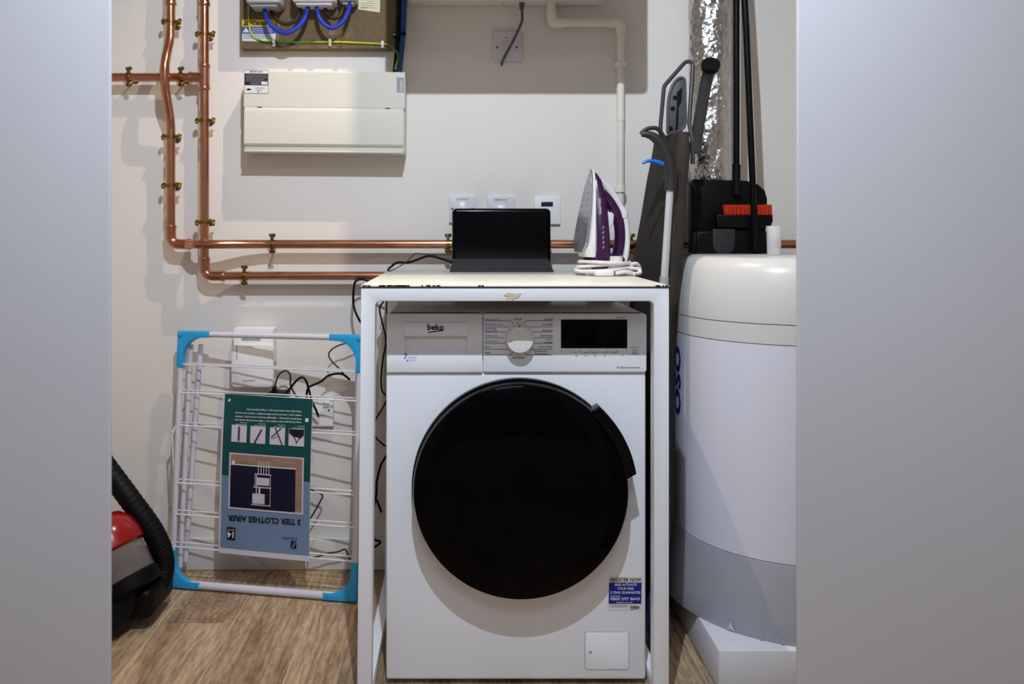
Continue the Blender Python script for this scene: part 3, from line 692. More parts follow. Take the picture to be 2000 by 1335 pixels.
b = NB(); box(b, (-hw+.002, -dd+.004, uz(297.5)), (hw-.002, -dd+.0225, uz(293.5)), .0015); box(b, (-hw+.002, -dd+.010, uz(295)), (hw-.002, -dd+.0225, uz(284)), .0015); obj('bottom_lip', b, M['cream_steel'], cu, local=True)
for px in (506, 757):
    x = pxat(px, UY)-(ux0+ux1)/2
    b = NB(); box(b, (x-.0075, -dd+.0052, uz(211)), (x+.0075, -dd+.012, uz(208.8)), .0004); obj('slot', b, M['charcoal'], cu, local=True)
def ul(px, py, o=.0006): return V((pxat(px, UY)-(ux0+ux1)/2, -dd+.006-o, uz(py)+.0095*(pxat(px, UY)-(ux0+ux1)/2)))
b = NB(); quad(b, [ul(x, y) for x, y in ((475.8, 135.8), (522.8, 136.2), (522.8, 181.5), (475.8, 181.3))]); lb = obj('warning_label', b, M['white_print'], cu, local=True, smooth=0, label='white and black IMPORTANT sticker')
b = NB()
quad(b, [ul(x, y, .0009) for x, y in ((476.4, 142.5), (522, 143), (522, 166.3), (476.4, 165.6))])
text(b, 'IMPORTANT', ul(499, 140.8, .0009), .0045, 'C', wmax=.04, bold=.03)
quad(b, [ul(x, y, .0009) for x, y in ((478.5, 174), (484.5, 171.6), (491, 174), (484.5, 176.4))]); quad(b, [ul(x, y, .0009) for x, y in ((501.6, 177.5), (503, 175.2), (504.4, 177.5), (503, 180))])
for x0, y0, x1, y1 in ((475.8, 135.8, 522.8, 136.4), (475.8, 181, 522.8, 181.6), (475.7, 135.8, 476.2, 181.5), (522.3, 136, 522.9, 181.5)): quad(b, [ul(x, y, .0009) for x, y in ((x0, y0), (x1, y0), (x1, y1), (x0, y1))])
obj('black_panel', b, M['black_print'], lb, local=True, smooth=0)
b = NB()
for y in (145, 148, 151.2, 154.3, 157.3): quad(b, [ul(x, yy, .0012) for x, yy in ((478.5, y), (520.5 if y != 154.3 else 514, y+.3), (520.5 if y != 154.3 else 514, y+1), (478.5, y+.8))])
for y in (160.6, 163): quad(b, [ul(x, yy, .0012) for x, yy in ((488, y), (507, y+.2), (507, y+.9), (488, y+.8))])
obj('lettering', b, M['grey_print'], lb, local=True, smooth=0)
b = NB(); quad(b, [ul(x, y, .0013) for x, y in ((509, 159), (521, 159.2), (521, 164.7), (509, 164.4))])
obj('white_field', b, M['white_print'], lb, local=True, smooth=0)
b = NB()
for y, xx in ((170, 515), (172.3, 518), (174.5, 512), (177, 510)): quad(b, [ul(x, yy, .0012) for x, yy in ((497 if y < 176 else 505.5, y), (xx, y), (xx, y+.5), (497 if y < 176 else 505.5, y+.5))])
obj('small_print', b, M['grey_print'], lb, local=True, smooth=0)
b = NB(); quad(b, [ul(x, y) for x, y in ((774, 150.5), (788.3, 150.5), (788.3, 180), (774, 180))]); bd = obj('badge', b, M['grey_print'], cu, local=True, smooth=0, label='grey badge with vertical lettering')
b = NB(); text(b, 'hager', ul(784.3, 177, .0012), .0065, 'L', ex=(0, 0, 1), ey=(-1, 0, 0), wmax=.0345, bold=.01); obj('lettering', b, M['white_print'], bd, local=True, smooth=0)

# ------------------------------------------------------------------ white ventilation unit at the top, its cable, spur and waste pipe
VZ = pz(12.5, YW)
vx0, vx1 = -.176, pxat(1175, YW)
VY = 2.053
vu = thing('ventilation_unit', 'white box-shaped ventilation unit at the top of the wall, seen from below', 'ventilation unit', (.13, YW, VZ))
b = NB(); box(b, (vx0, VY, VZ), (vx1, YW-.0005, 2.35), .014, 4); obj('casing', b, M['white_plastic'], vu)
b = NB(); lathe(b, [(.0035, 0), (.0035, .0012), (0, .0016)], 12, axis((pxat(983, 2.52), 2.52, VZ), (0, 0, -1))); obj('screw', b, M['light_grey'], vu)
GY = 2.53
b = NB(); lathe(b, [(.0085, 0), (.0085, -.006), (.0075, -.007), (.0075, -.02), (.0045, -.022)], 12, Matrix.Translation((pxat(1018.5, GY), GY-.015, VZ))); obj('cable_gland', b, M['grey_plastic'], vu)
gx = pxat(1018.5, GY)
sy = 2.545
sp_ = thing('fused_spur', 'lilac-white wall plate with two screws under the ventilation unit', 'wall plate', (pxat(991.5, sy), YW, pz(90, sy)))
b = NB(); prism(b, rrpts(pxat(963, sy), pz(119, sy), pxat(1020, sy), pz(61, sy), .006, sy), (0, .0105, 0), .002, 2); obj('plate', b, M['lilac_plate'], sp_)
b = NB(); prism(b, rrpts(pxat(977, sy), pz(100, sy), pxat(1005, sy), pz(83, sy), .003, sy-.002), (0, .003, 0), .0008); obj('fuse_holder', b, M['lilac_plate'], sp_)
for px in (971, 1009.5):
    b = NB(); lathe(b, [(.0036, 0), (.0034, .001), (0, .0014)], 12, axis((pxat(px, sy), sy, pz(92.5, sy)), TO_CAM)); obj('screw', b, M['dark_metal'], sp_)
b = NB(); quad(b, [W(x, y, sy-.0006) for x, y in ((982, 67.5), (997.5, 67.5), (997.5, 78), (982, 78))]); tg = obj('name_tag', b, M['white_print'], sp_, smooth=0)
b = NB(); text(b, 'MVHR', (pxat(990, sy), sy-.0009, pz(74.5, sy)), .0035, 'C', bold=.02); obj('lettering', b, M['black_print'], tg, smooth=0)
cable('flex_cable', 'short grey flex hanging from the ventilation unit across the wall plate', [(gx, GY-.015, VZ-.02), (gx+.001, GY-.018, VZ-.04), W(1019, 42, GY-.015), W(1011, 62, GY-.012), W(999, 86, GY-.012), W(988, 106, GY-.010), W(981, 121, GY-.004), W(979.5, 128, GY)], .0043, M['grey_plastic'])
WYp = 2.520; wr = .0128
wp = thing('waste_pipe', 'white plastic waste pipe stepping down the wall from the ventilation unit', 'pipe', (pxat(1213, WYp), WYp, pz(45, WYp)))
wz1, wxa, wxb = pz(44.5, WYp), pxat(1077, WYp), pxat(1212, WYp)
b = NB(); tube(b, [(wxa, WYp, VZ-.0003), (wxa, WYp, wz1+.03)], .0142, 18); obj('drop_pipe', b, M['pvc'], wp)
b = NB(); tube(b, fillet([(wxa, WYp, wz1+.032), (wxa, WYp, wz1), (wxa+.034, WYp, wz1)], .022, 8), .0158, 18); lathe(b, [(.017, 0), (.017, .004)], 18, Matrix.Translation((wxa, WYp, wz1+.03))); obj('elbow', b, M['pvc'], wp)
b = NB(); tube(b, [(wxa+.03, WYp, wz1), (wxb-.026, WYp, wz1)], wr, 18); obj('cross_pipe', b, M['pvc'], wp)
b = NB(); tube(b, fillet([(wxb-.034, WYp, wz1), (wxb, WYp, wz1), (wxb, WYp, wz1-.034)], .014, 8), wr+.0026, 18); obj('elbow', b, M['pvc'], wp)
b = NB(); tube(b, fillet([(wxb, WYp, wz1-.03), (wxb, WYp, pz(448, WYp)), (wxb, YW-.0005, pz(448, WYp))], .02), .0112, 18); obj('down_pipe', b, M['pvc'], wp)
b = NB(); tube(b, [(wxb, WYp, pz(167, WYp)), (wxb, WYp, pz(236, WYp))], .0122, 18); obj('coupling', b, M['pvc'], wp)
def pbr(py, lab):
    z = pz(py, WYp)
    b = NB(); lathe(b, [(.0114, -.008), (.0165, -.008), (.0165, .008), (.0114, .008)], 20, Matrix.Translation((wxb-.001, WYp, z)), cap=False); box(b, (wxb-.0185, WYp+.005, z-.008), (wxb+.014, YW-.0003, z+.008), .002)
    tag(obj('pipe_bracket', b, M['pvc'], base=(wxb, YW, z)), lab, 'pipe bracket', 'white brackets on the waste pipe')
pbr(127, 'upper white bracket on the plastic waste pipe'); pbr(370, 'lower white bracket on the plastic waste pipe, behind the iron')

# ------------------------------------------------------------------ wall plates behind the hub
def plate(name, label, x0, x1, y0, y1, mkey, cat='wall plate'):
    t = thing(name, label, cat, (pxat((x0+x1)/2, sy), YW, pz((y0+y1)/2, sy)))
    b = NB(); prism(b, rrpts(pxat(x0, sy), pz(y1, sy), pxat(x1, sy), pz(y0, sy), .004, sy), (0, .0105, 0), .0018, 2); obj('plate', b, M[mkey], t)
    return t
p1 = plate('wall_switch', 'white rocker switch plate behind the left end of the black hub', 877, 930, 381, 435, 'lilac_plate', 'switch')
b = NB(); quad(b, [W(x, y, sy-.0005) for x, y in ((889, 384), (917, 384), (917, 392), (889, 392))]); tg = obj('name_tag', b, M['white_print'], p1, smooth=0)
b = NB(); text(b, 'WASHING MACHINE', (pxat(903, sy), sy-.0008, pz(389.5, sy)), .003, 'C', wmax=.036, bold=.01); obj('lettering', b, M['ink_dark'], tg, smooth=0)
b = NB(); prism(b, rrpts(pxat(897, sy), pz(418, sy), pxat(909, sy), pz(395, sy), .001, sy-.004), (0, .005, 0), .001); obj('rocker', b, M['white_plastic'], p1)
for px in (883.5, 922.5):
    b = NB(); lathe(b, [(.0034, 0), (.0034, .001), (0, .0013)], 12, axis((pxat(px, sy), sy, pz(407.5, sy)), TO_CAM)); obj('screw', b, M['dark_metal'], p1)
p2 = plate('wall_switch', 'white switch plate behind the middle of the black hub', 952, 1005.5, 383, 437, 'lilac_plate', 'switch')
b = NB(); quad(b, [W(x, y, sy-.0005) for x, y in ((961, 384.5), (994, 384.5), (994, 394), (961, 394))]); tg = obj('name_tag', b, M['white_print'], p2, smooth=0)
b = NB(); text(b, 'IMMERSION HEATER', (pxat(978.5, sy), sy-.0008, pz(391, sy)), .0034, 'C', wmax=.038, bold=.02); obj('lettering', b, M['ink_dark'], tg, smooth=0)
b = NB(); prism(b, rrpts(pxat(971, sy), pz(424, sy), pxat(986, sy), pz(401, sy), .001, sy-.004), (0, .005, 0), .001); obj('rocker', b, M['white_plastic'], p2)
p3 = plate('wall_thermostat', 'white wall controller with a small dark blue display beside the iron', 1043, 1094.5, 384, 438, 'white_plastic', 'thermostat')
b = NB(); prism(b, rrpts(pxat(1057, sy), pz(403, sy), pxat(1080, sy), pz(394, sy), .0008, sy-.0012), (0, .002, 0), .0004); obj('display', b, M['lcd'], p3)

# ------------------------------------------------------------------ cables of the hub
zt_ = tzs+.0035
cable('power_cable', 'black power cable arching from the hub over the back of the table', [(hx(886), hy+.01, hz(514)), (hx(868), hy+.01, hz(507)), (hx(838), hy+.015, hz(500)), (hx(815), hy+.015, hz(507)), (hx(796), hy+.02, hz(513)), (hx(776), hy+.02, hz(513)), (hx(764), hy+.03, hz(520)), W(757, 534, 2.476), W(756, 600, 2.49), W(757, 700, 2.49)], .0036, M['black_plastic'])
cable('data_cable', 'thin dark data cable running from the hub to the table corner', [(hx(886), hy+.016, hz(497)), (hx(850), hy+.012, hz(498)), (hx(824), hy+.01, hz(496)), (hx(810), hy+.01, hz(495.5)), (hx(795), hy+.01, hz(510)), (hx(775), hy-.01, hz(523)), (hx(762), hy, hz(529)), W(752, 538, 2.40), W(746, 580, 2.44)], .0016, M['charcoal'])
CYg = 2.40
cable('power_cable', 'black cable loop hanging left of the table top', [W(800, 620, 2.52), W(765, 580, 2.50), W(735, 557, 2.485), W(720, 549, 2.485), W(706, 545, 2.485), W(695, 549, 2.48), W(691, 562, 2.48), W(690, 590, 2.48), W(694, 608, 2.475), W(702, 625, 2.475), W(714, 645, 2.49), W(718, 700, 2.51), W(716, 800, 2.525), W(722, 930, 2.53), W(745, 1000, 2.53)], .0036, M['black_plastic'])
cable('power_cable', 'black cable hanging in the gap between washing machine and left table leg', [W(752, 580, 2.44), W(748, 590, 2.44), W(741.5, 603, 2.44), W(747, 632, 2.44), W(754, 665, 2.44), W(748, 700, 2.44), W(744.5, 735, 2.44), W(746, 762, 2.44), W(756, 776, 2.44), W(748, 795, 2.44), W(731, 825, 2.44), W(731, 848, 2.44), W(744, 864, 2.44), W(757, 873, 2.44)], .0026, M['black_plastic'])
cable('appliance_flex', 'black flex trailing down behind the left table leg to the skirting', [W(757, 886, 2.43), W(744, 908, 2.43), W(736, 940, 2.43), W(735, 965, 2.43), W(729, 995, 2.43), W(726, 1030, 2.45), W(731, 1052, 2.46), W(742, 1056, 2.46), W(740, 1062, 2.46), W(731, 1068, 2.46)], .0036, M['black_plastic'])
wp2 = NB(); tube(wp2, [W(748, 655, 2.52), W(748, 800, 2.52)], .012, 16); lathe(wp2, [(.016, 0), (.016, .03)], 16, Matrix.Translation(W(748, 800, 2.52)))
tag(obj('standpipe', wp2, M['pvc'], base=W(748, 800, 2.52)), 'short white standpipe on the wall behind the washing machine', 'pipe')

# ------------------------------------------------------------------ broadband box, double socket and cables behind the airer
OY = 2.51
ob = thing('fibre_box', 'white broadband wall box with status lights behind the clothes airer', 'broadband box', (pxat(490, OY), YW, pz(758, OY)))
def sr(bm, x0, y0, x1, y1, Y0, Y1, r=.006, bev=.003): prism(bm, rrpts(pxat(x0, Y0), pz(y1, Y0), pxat(x1, Y0), pz(y0, Y0), r, Y0), (0, Y1-Y0, 0), bev, 2)
b = NB(); sr(b, 455, 640, 534, 712, OY, YW-.0005); obj('socket_cover', b, M['white_plastic'], ob)
b = NB(); sr(b, 451, 672, 534, 757, OY-.018, OY-.0005, .014, .006); obj('lower_cover', b, M['white_plastic'], ob)
b = NB(); sr(b, 472, 652, 509, 664, OY-.002, OY, .001, .0006); il = obj('indicator_label', b, M['light_grey'], ob)
b = NB()
for px in (479, 487, 495, 503): lathe(b, [(.0026, 0), (0, .0008)], 10, axis((pxat(px, OY-.002), OY-.002, pz(657.5, OY)), TO_CAM))
obj('status_lights', b, M['yellow_wire'], il)
b = NB(); text(b, 'openreach', (pxat(474, OY-.02), OY-.0186, pz(744.5, OY-.02)), .0065, 'L', wmax=.038, bold=.02)
text(b, 'openreach', (pxat(463, OY-.02), OY-.0186, pz(703, OY-.02)), .0045, 'L', ex=(0, 0, 1), ey=(-1, 0, 0), wmax=.044, bold=.02)
text(b, 'openreach', (pxat(484, OY), OY-.0186, pz(675.5, OY)), .0032, 'L', wmax=.023, bold=.02); obj('lettering', b, M['grey_print'], ob, smooth=0)
ds = thing('double_socket', 'white double mains socket low on the wall behind the card sleeve', 'socket', (pxat(604, sy), YW, pz(805, sy)))
b = NB(); sr(b, 560, 778, 651, 833, sy-.006, YW-.0005, .004, .003); obj('plate', b, M['white_plastic'], ds)
for px in (575, 637):
    b = NB(); sr(b, px-6, 783, px+6, 795, sy-.010, sy-.005, .001, .001); obj('rocker', b, M['white_plastic'], ds)
b = NB(); lathe(b, [(.003, 0), (.003, .001), (0, .0013)], 12, axis((pxat(643, sy), sy-.006, pz(800, sy)), TO_CAM)); obj('screw', b, M['dark_metal'], ds)
ad = NB(); sr(ad, 517, 771, 556, 784, 2.47, YW-.0005, .004, .002); box(ad, (pxat(532, 2.5), 2.49, pz(771, 2.5)-.002), (pxat(540, 2.5), 2.515, pz(754, 2.5)), .004)
tag(obj('power_adapter', ad, M['black_plastic'], base=(pxat(536, 2.5), YW, pz(784, 2.5))), 'black plug-in power adapter above the teal card', 'adapter')
CB = 2.50
cable('adapter_cable', 'grey-black cable arching up from the adapter beside the broadband box', [W(536, 757, 2.5), W(539, 745, CB), W(545, 731, CB), (W(556, 723.5, CB)), W(565, 728, CB), W(567.5, 740, CB), W(567.5, 752, CB), W(574, 766, CB), W(584, 782, CB+.01)], .0028, M['charcoal'], n=5)
cable('plug_cable', 'black cable arching to the plug in the double socket', [W(548, 778, CB), W(562, 764, CB), W(578, 744, CB-.01), W(590, 736.5, CB-.015), W(598, 744, CB-.015), W(604, 764, CB-.01), W(610, 785, CB-.01), W(618, 802, CB), W(622, 813, CB+.015)], .0036, M['black_plastic'], n=5)
cable('extension_lead', 'black cable rising from the socket towards the table leg', [W(600, 784, CB), W(599, 768, CB), W(603, 756, CB), W(613, 751, CB), W(628, 744, CB), W(640, 734, CB), W(655, 729.5, CB), W(668, 730, CB), W(676, 735, CB), W(683, 741, CB)], .0036, M['black_plastic'], n=5)
cable('thin_cable', 'thin grey cable curling below the right blue airer corner', [W(735, 655, CB+.03), W(705, 662, CB+.01), W(676, 670, CB), W(662, 674, CB), W(648, 682, CB), W(642, 692, CB), W(647, 704, CB), W(660, 717, CB), W(668, 726, CB), W(677, 736, CB), W(684, 742, CB)], .0024, M['charcoal'], n=5)
cable('trailing_cable', 'dark cable hanging right of the card sleeve behind the airer', [W(604, 954, 2.51), W(616, 960, 2.51), W(630, 967, 2.51), W(622, 985, 2.51), W(610, 1006, 2.51), W(602, 1022, 2.51), W(601, 1045, 2.51), W(603, 1065, 2.51), W(602, 1086, 2.51)], .0026, M['brown_wire'], n=4)
cable('floor_cable', 'thin dark cable lying low by the skirting behind the airer', [W(606, 1090, 2.505), W(622, 1086, 2.505), W(640, 1080, 2.505), W(660, 1077, 2.505), W(673, 1072, 2.505), W(678, 1079, 2.505), W(684, 1092, 2.505)], .0024, M['brown_wire'], n=5)

# ------------------------------------------------------------------ folded clothes airer leaning on the wall, card sleeve on it
BL = W(336, 1136, 2.42); BR = W(692, 1165, 2.324)
BL.z = BR.z = .0135
u = (BR-BL); AW = u.length; u.normalize()
nn = V((-u.y, u.x, 0))                      # away from the camera
AHt = .733
v = (V((0, 0, 1))*.7305+nn*.058).normalized()
w = u.cross(v).normalized()                  # points to the camera side or back
if w.y > 0: pass
AM = Matrix(((u.x, v.x, w.x, BL.x), (u.y, v.y, w.y, BL.y), (u.z, v.z, w.z, BL.z), (0, 0, 0, 1)))
fs = 1 if w.y < 0 else -1                    # local z sign that faces the camera
air = thing('clothes_airer', 'folded white wire clothes airer with blue plastic corners leaning by the wall', 'clothes airer', mtx=AM)
tr = .0085
def L3(a, c, d=0): return V((a, c, fs*d))
for nm, p, q in (('top_bar', (.03, AHt), (AW-.03, AHt)), ('bottom_bar', (.03, 0), (AW-.03, 0)), ('side_tube', (0, .03), (0, AHt-.03)), ('side_tube', (AW, .03), (AW, AHt-.03))):
    b = NB(); tube(b, [L3(*p), L3(*q)], tr if nm != 'bottom_bar' else .0115, 14); obj(nm, b, M['airer_tube'], air, local=True)
for a0, d0, a1, d1 in ((.010, -.026, .016, -.028), (.014, -.05, .034, -.056), (AW-.012, -.026, AW-.012, -.026)):
    b = NB(); tube(b, [L3(a0, .04, d0), L3(a1, .70, d1)], .0075, 12); obj('inner_tube', b, M['airer_tube'], air, local=True)
for c in (.639, .555, .458, .289, .198, .104):
    for d, dc in ((.004, 0), (-.024, .004)):
        if c == .639 and d < 0: dc = .002
        b = NB(); tube(b, [L3(-.006, c+.003+dc, d), L3(AW+.004, c-.003+dc, d)], .0023, 8); obj('wire_rail', b, M['wire_coat'], air, local=True)
def corner(cx, cz, sx, sz, L_=.092, T=.019):
    pts = [(-T*.5, -T*.5), (L_, -T*.5), (L_, T*.5)]
    for k in range(9):                       # concave web
        a = k/8*PI/2; r = .062
        pts.append((T*.5+r-r*math.sin(a)+.0, T*.5+r-r*math.cos(a)))
    pts += [(T*.5, L_*1.08), (-T*.5, L_*1.08)]
    b = NB(); prism(b, [L3(cx+sx*x, cz+sz*y, .0115) for x, y in pts], (0, 0, -fs*.023), .003, 2)
    o = obj('corner_bracket', b, M['airer_blue'], air, local=True, label='blue plastic corner bracket')
    b = NB(); lathe(b, [(.008, 0), (.008, .003), (.0045, .0045), (0, .005)], 16, Matrix.Translation(L3(cx, cz, .0115)) @ (Matrix.Identity(4) if fs > 0 else Matrix.Rotation(PI, 4, 'X'))); obj('rivet', b, M['airer_blue'], o, local=True)
corner(0, AHt, 1, -1); corner(AW, AHt, -1, -1); corner(0, 0, 1, 1); corner(AW, 0, -1, 1)
b = NB(); tube(b, [L3(-.006, .458, .002), L3(-.018, .44, .004), L3(-.018, .425, .004), L3(-.006, .46, .004)], .003, 8); tube(b, [L3(-.016, .43, .004), L3(-.01, .33, .0)], .0023, 8); obj('lock_wire', b, M['wire_coat'], air, local=True)
# card sleeve
CW, CH = .273, .445
ca, cc = .1515, .560                          # top-left corner in the airer plane
CD = .0105
card = thing('card_sleeve', 'teal and blue printed card hanging upside down on the airer wires', 'packaging card', mtx=AM @ Matrix.Translation(L3(ca, cc, CD)))
def K(fx, fy, d=0): return V((CW*fx, -CH*fy-.006*fx, fs*(d+.0022*math.sin(fx*PI)+.004*math.sin(fy*PI*1.5))))
def kq(bm, x0, y0, x1, y1, d, nx=1, ny=1, mi=0):
    for i in range(nx):
        for j in range(ny):
            a, c = x0+(x1-x0)*i/nx, x0+(x1-x0)*(i+1)/nx; e, g = y0+(y1-y0)*j/ny, y0+(y1-y0)*(j+1)/ny
            quad(bm, [K(a, e, d), K(c, e, d), K(c, g, d), K(a, g, d)], mi)
def kmesh(nm, m, par, rects, d, nx=8, ny=8):
    b = NB()
    for r_ in rects: kq(b, *r_, d, nx, ny)
    bmesh.ops.remove_doubles(b, verts=b.verts, dist=1e-5)
    return obj(nm, b, m, par, local=True, smooth=60)
b = NB(); kq(b, -.02, 0, 1.0, 1.035, 0, 8, 12); kq(b, -.02, 0, 1.0, 1.035, -.003, 8, 12); bmesh.ops.remove_doubles(b, verts=b.verts, dist=1e-5)
obj('clear_wrap', b, M['card_bag'], card, local=True, smooth=60, label='pale plastic wrap edge')
kmesh('upper_print', M['card_teal'], card, [(0, 0, 1, .53)], .0006, 8, 6)
kmesh('lower_print', M['card_blue'], card, [(0, .53, 1, 1.0)], .0006, 8, 6)
ph = kmesh('product_photo', M['photo_navy'], card, [(.10, .385, .915, .735)], .0014)
kmesh('photo_border', M['thumb'], ph, [(.085, .378, .93, .386), (.085, .732, .93, .742), (.085, .378, .102, .742), (.913, .378, .93, .742)], .0018, 4, 4)
kmesh('photo_floor', M['photo_wood'], ph, [(.102, .386, .913, .45), (.84, .45, .913, .732)], .0018, 4, 4)
kmesh('photo_skirting', M['white_print'], ph, [(.102, .45, .84, .456), (.12, .43, .15, .452)], .002, 4, 1)
sh = []
for k in range(5): sh.append((.42+k*.03, .42, .428+k*.03, .50))
sh += [(.385, .50, .57, .507), (.37, .585, .57, .592), (.35, .70, .57, .706), (.40, .51, .41, .70), (.56, .51, .565, .70), (.41, .525, .55, .575), (.36, .63, .5, .695), (.43, .59, .45, .63), (.385, .505, .392, .59)]
kmesh('photo_airer', M['thumb'], ph, sh, .0024, 2, 2)
xs = ((.10, .275), (.318, .49), (.54, .71), (.752, .925))
for i, (a, c) in enumerate(xs):
    tq = kmesh('thumbnail', M['thumb'], card, [(a, .197, c, .307)], .0014, 3, 3)
    b = NB()
    def ln(p, q, t): 
        P_, Q_ = K(*p, .002), K(*q, .002); tube(b, [P_, Q_], t, 6)
    wd_ = c-a
    if i == 0: ln((a+.5*wd_, .205), (a+.5*wd_, .297), .003)
    if i == 1: ln((a+.75*wd_, .215), (a+.3*wd_, .306), .0028)
    if i == 2: ln((a+.1*wd_, .262), (a+.75*wd_, .198), .0018); ln((a+.35*wd_, .198), (a+.85*wd_, .306), .0018); ln((a+.15*wd_, .27), (a+.6*wd_, .25), .0008)
    if i == 3:
        prism(b, [K(a+x*wd_, y, .0018) for x, y in ((.02, .199), (.98, .199), (.98, .235), (.75, .258), (.6, .25), (.4, .25), (.25, .245), (.02, .225))], (0, 0, fs*.0004)); ln((a+.35*wd_, .25), (a+.55*wd_, .285), .0012); ln((a+.72*wd_, .25), (a+.5*wd_, .29), .0012)
    obj('thumbnail_drawing', b, M['ink_dark'] if i < 3 else M['black_print'], tq, local=True)
EX, EY = V((-1, 0, 0)), V((0, -1, 0))          # upside-down lettering
def kt(bm, s, fx, fy, h, al='L', wmax=None, bold=.01, d=.002): text(bm, s, K(fx, fy, d), h, al, EX, EY, wmax, bold, warp=lambda p: K(p.x/CW, -(p.y+.006*p.x/CW)/CH, d))
b = NB()
kt(b, '3 TIER CLOTHES AIRER', .905, .775, .0155, 'L', .225, .035); kt(b, 'STRAAME', .87, .89, .0075, 'L', .044, 0)
kq(b, .80, .915, .862, .962, .0018); kq(b, .075, .862, .172, .945, .0018)
obj('lettering', b, M['black_print'], card, local=True, smooth=0)
b = NB()
for fy, s in ((.150, 'Large drying space with multiple rails  |  Made from sturdy coated steel'), (.128, 'Folds flat for easy storage  |  Lightweight and easy to move around  |  Ideal for'), (.105, 'smaller homes  |  Rails can be set at different heights  |  Ready to use in seconds'), (.08, 'Wipe clean with a damp cloth only  |  Keep away from heat')):
    kt(b, s, .885, fy, .0042, 'L', .205 if fy != .08 else .17, .02)
for i, (a, c) in enumerate(xs):
    kt(b, ('ANTI-SLIP FEET', 'SLIM RAIL', 'STURDY LEGS', 'CORNER GRIP')[i], c, .188, .0028, 'L', .036, .01); kt(b, ('Durable', 'Coated', 'Folding', 'Easy lock')[i], c, .176, .0026, 'L', .022, .01)
kq(b, .93, .125, .965, .148, .0018)
quad(b, [K(.04, .045, .0018), K(.055, .03, .0018), K(.075, .032, .0018), K(.06, .05, .0018)])
kt(b, '14', .155, .892, .0165, 'L', .02, .03, .0024); kt(b, 'METRES', .16, .875, .0032, 'L', .02, .01, .0024)
obj('lettering', b, M['white_print'], card, local=True, smooth=0, label='white lettering')
b = NB(); quad(b, [K(x, y, .0022) for x, y in ((.815, .955), (.845, .92), (.855, .925), (.825, .96))]); obj('emblem_stroke', b, M['card_blue'], card, local=True, smooth=0)

# ------------------------------------------------------------------ vacuum cleaner in the left corner
vc = thing('vacuum_cleaner', 'red and black bagless vacuum cleaner in the left corner with black hose', 'vacuum cleaner', (-.96, 2.2, 0))
T_, B_ = W(203, 1046, 2.20), W(247, 1142, 2.17)
ax = (B_-T_); hl_ = ax.length; A = axis(T_, ax)
R_ = .083
b = NB(); lathe(b, [(R_-.004, .05), (R_, .055), (R_, hl_-.01), (R_-.006, hl_)], 40, A, cap=False); lathe(b, [(R_-.007, .05), (R_-.003, .055), (R_-.003, hl_-.01), (R_-.009, hl_)], 40, A, cap=False); dbn = obj('dust_bin', b, M['smoke_clear'], vc)
b = NB(); lathe(b, [(0, .06), (.045, .06), (.055, .1), (.07, hl_-.03), (.076, hl_-.004), (0, hl_-.003)], 24, A); obj('dust_filter', b, M['vac_dust'], dbn)
b = NB(); lathe(b, [(0, -.055), (.03, -.053), (.06, -.04), (.082, -.012), (R_+.006, .02), (R_+.007, .048), (R_+.001, .053), (0, .054)], 40, A); obj('lid', b, M['vac_red'], vc, label='red domed lid')
b = NB(); lathe(b, [(.046, -.044), (.05, -.057), (.03, -.067), (0, -.07)], 24, axis(T_+V((.004, -.045, .025)), ax+V((0, .09, 0)))); obj('lid_button', b, M['black_gloss'], vc)
b = NB(); lathe(b, [(R_+.002, hl_-.014), (R_+.006, hl_-.008), (R_+.004, hl_+.02), (.05, hl_+.03), (0, hl_+.03)], 40, A); obj('bin_base', b, M['black_plastic'], vc)
tb = W(300, 1140, 2.2)
b = NB(); box(b, (-1.22, 2.12, .045), (-.855, 2.38, .15), .03, 4); box(b, (-.90, 2.14, .03), (W(318, 1140, 2.22).x, 2.32, .115), .025, 4); obj('body', b, M['black_plastic'], vc)
wc = V((-.955, 2.115, .118))
Aw = axis(wc, (.72, -.62, .25))
b = NB(); lathe(b, [(.02, -.05), (.10, -.05), (.118, -.03), (.118, .02), (.10, .045), (.05, .052), (0, .053)], 36, Aw); obj('wheel', b, M['black_rubber'], vc)
b = NB(); lathe(b, [(.03, 0), (.03, .03), (0, .031)], 24, axis((-1.16, 2.2, .05), (-1, 0, 0))); lathe(b, [(.045, -.02), (.05, 0), (.045, .02)], 24, axis((-1.18, 2.34, .05), (1, 0, 0))); obj('castor', b, M['black_rubber'], vc)
hpath = smooth_path([W(120, 810, 2.30), W(170, 862, 2.29), W(215, 922, 2.28), W(258, 980, 2.27), W(298, 1036, 2.27), W(317, 1080, 2.27), W(319, 1115, 2.27), W(308, 1145, 2.25)], 20)
b = NB(); n_ = len(hpath)
tube(b, hpath, .025, 16, rf=lambda t: .0292+.0007*math.sin(t*n_*1.9)); obj('hose', b, M['black_rubber'], vc)

# ------------------------------------------------------------------ hot water cylinder on its white plinth
PX0, PY0, PH = .586, 1.874, .094
b = NB(); box(b, (PX0, PY0, .0005), (XR-.001, YW-.016, PH), .004, 2); tag(obj('plinth', b, M['plinth'], base=(.9, 2.2, 0)), 'low white painted plinth under the hot water cylinder', 'plinth')
TCx, TCy, TR = .861, 2.195, .284
tk = thing('water_cylinder', 'white hot water cylinder with rounded lid standing on the white plinth', 'water cylinder', (TCx, TCy, PH))
TM = Matrix.Translation((TCx, TCy, 0))
zs1, zs2, zs3, ztop = pz(637, TCy-TR), pz(677, TCy-TR), pz(1109, TCy-TR), .991
b = NB(); lathe(b, [(TR, zs1+.0015), (TR+.0005, zs1+.02), (TR-.004, zs1+.07), (TR-.012, zs1+.12), (TR-.02, ztop-.022), (TR-.03, ztop-.008), (TR-.045, ztop-.001), (TR-.06, ztop), (0, ztop+.0005)], 96, TM); obj('lid', b, M['tank_lid'], tk)
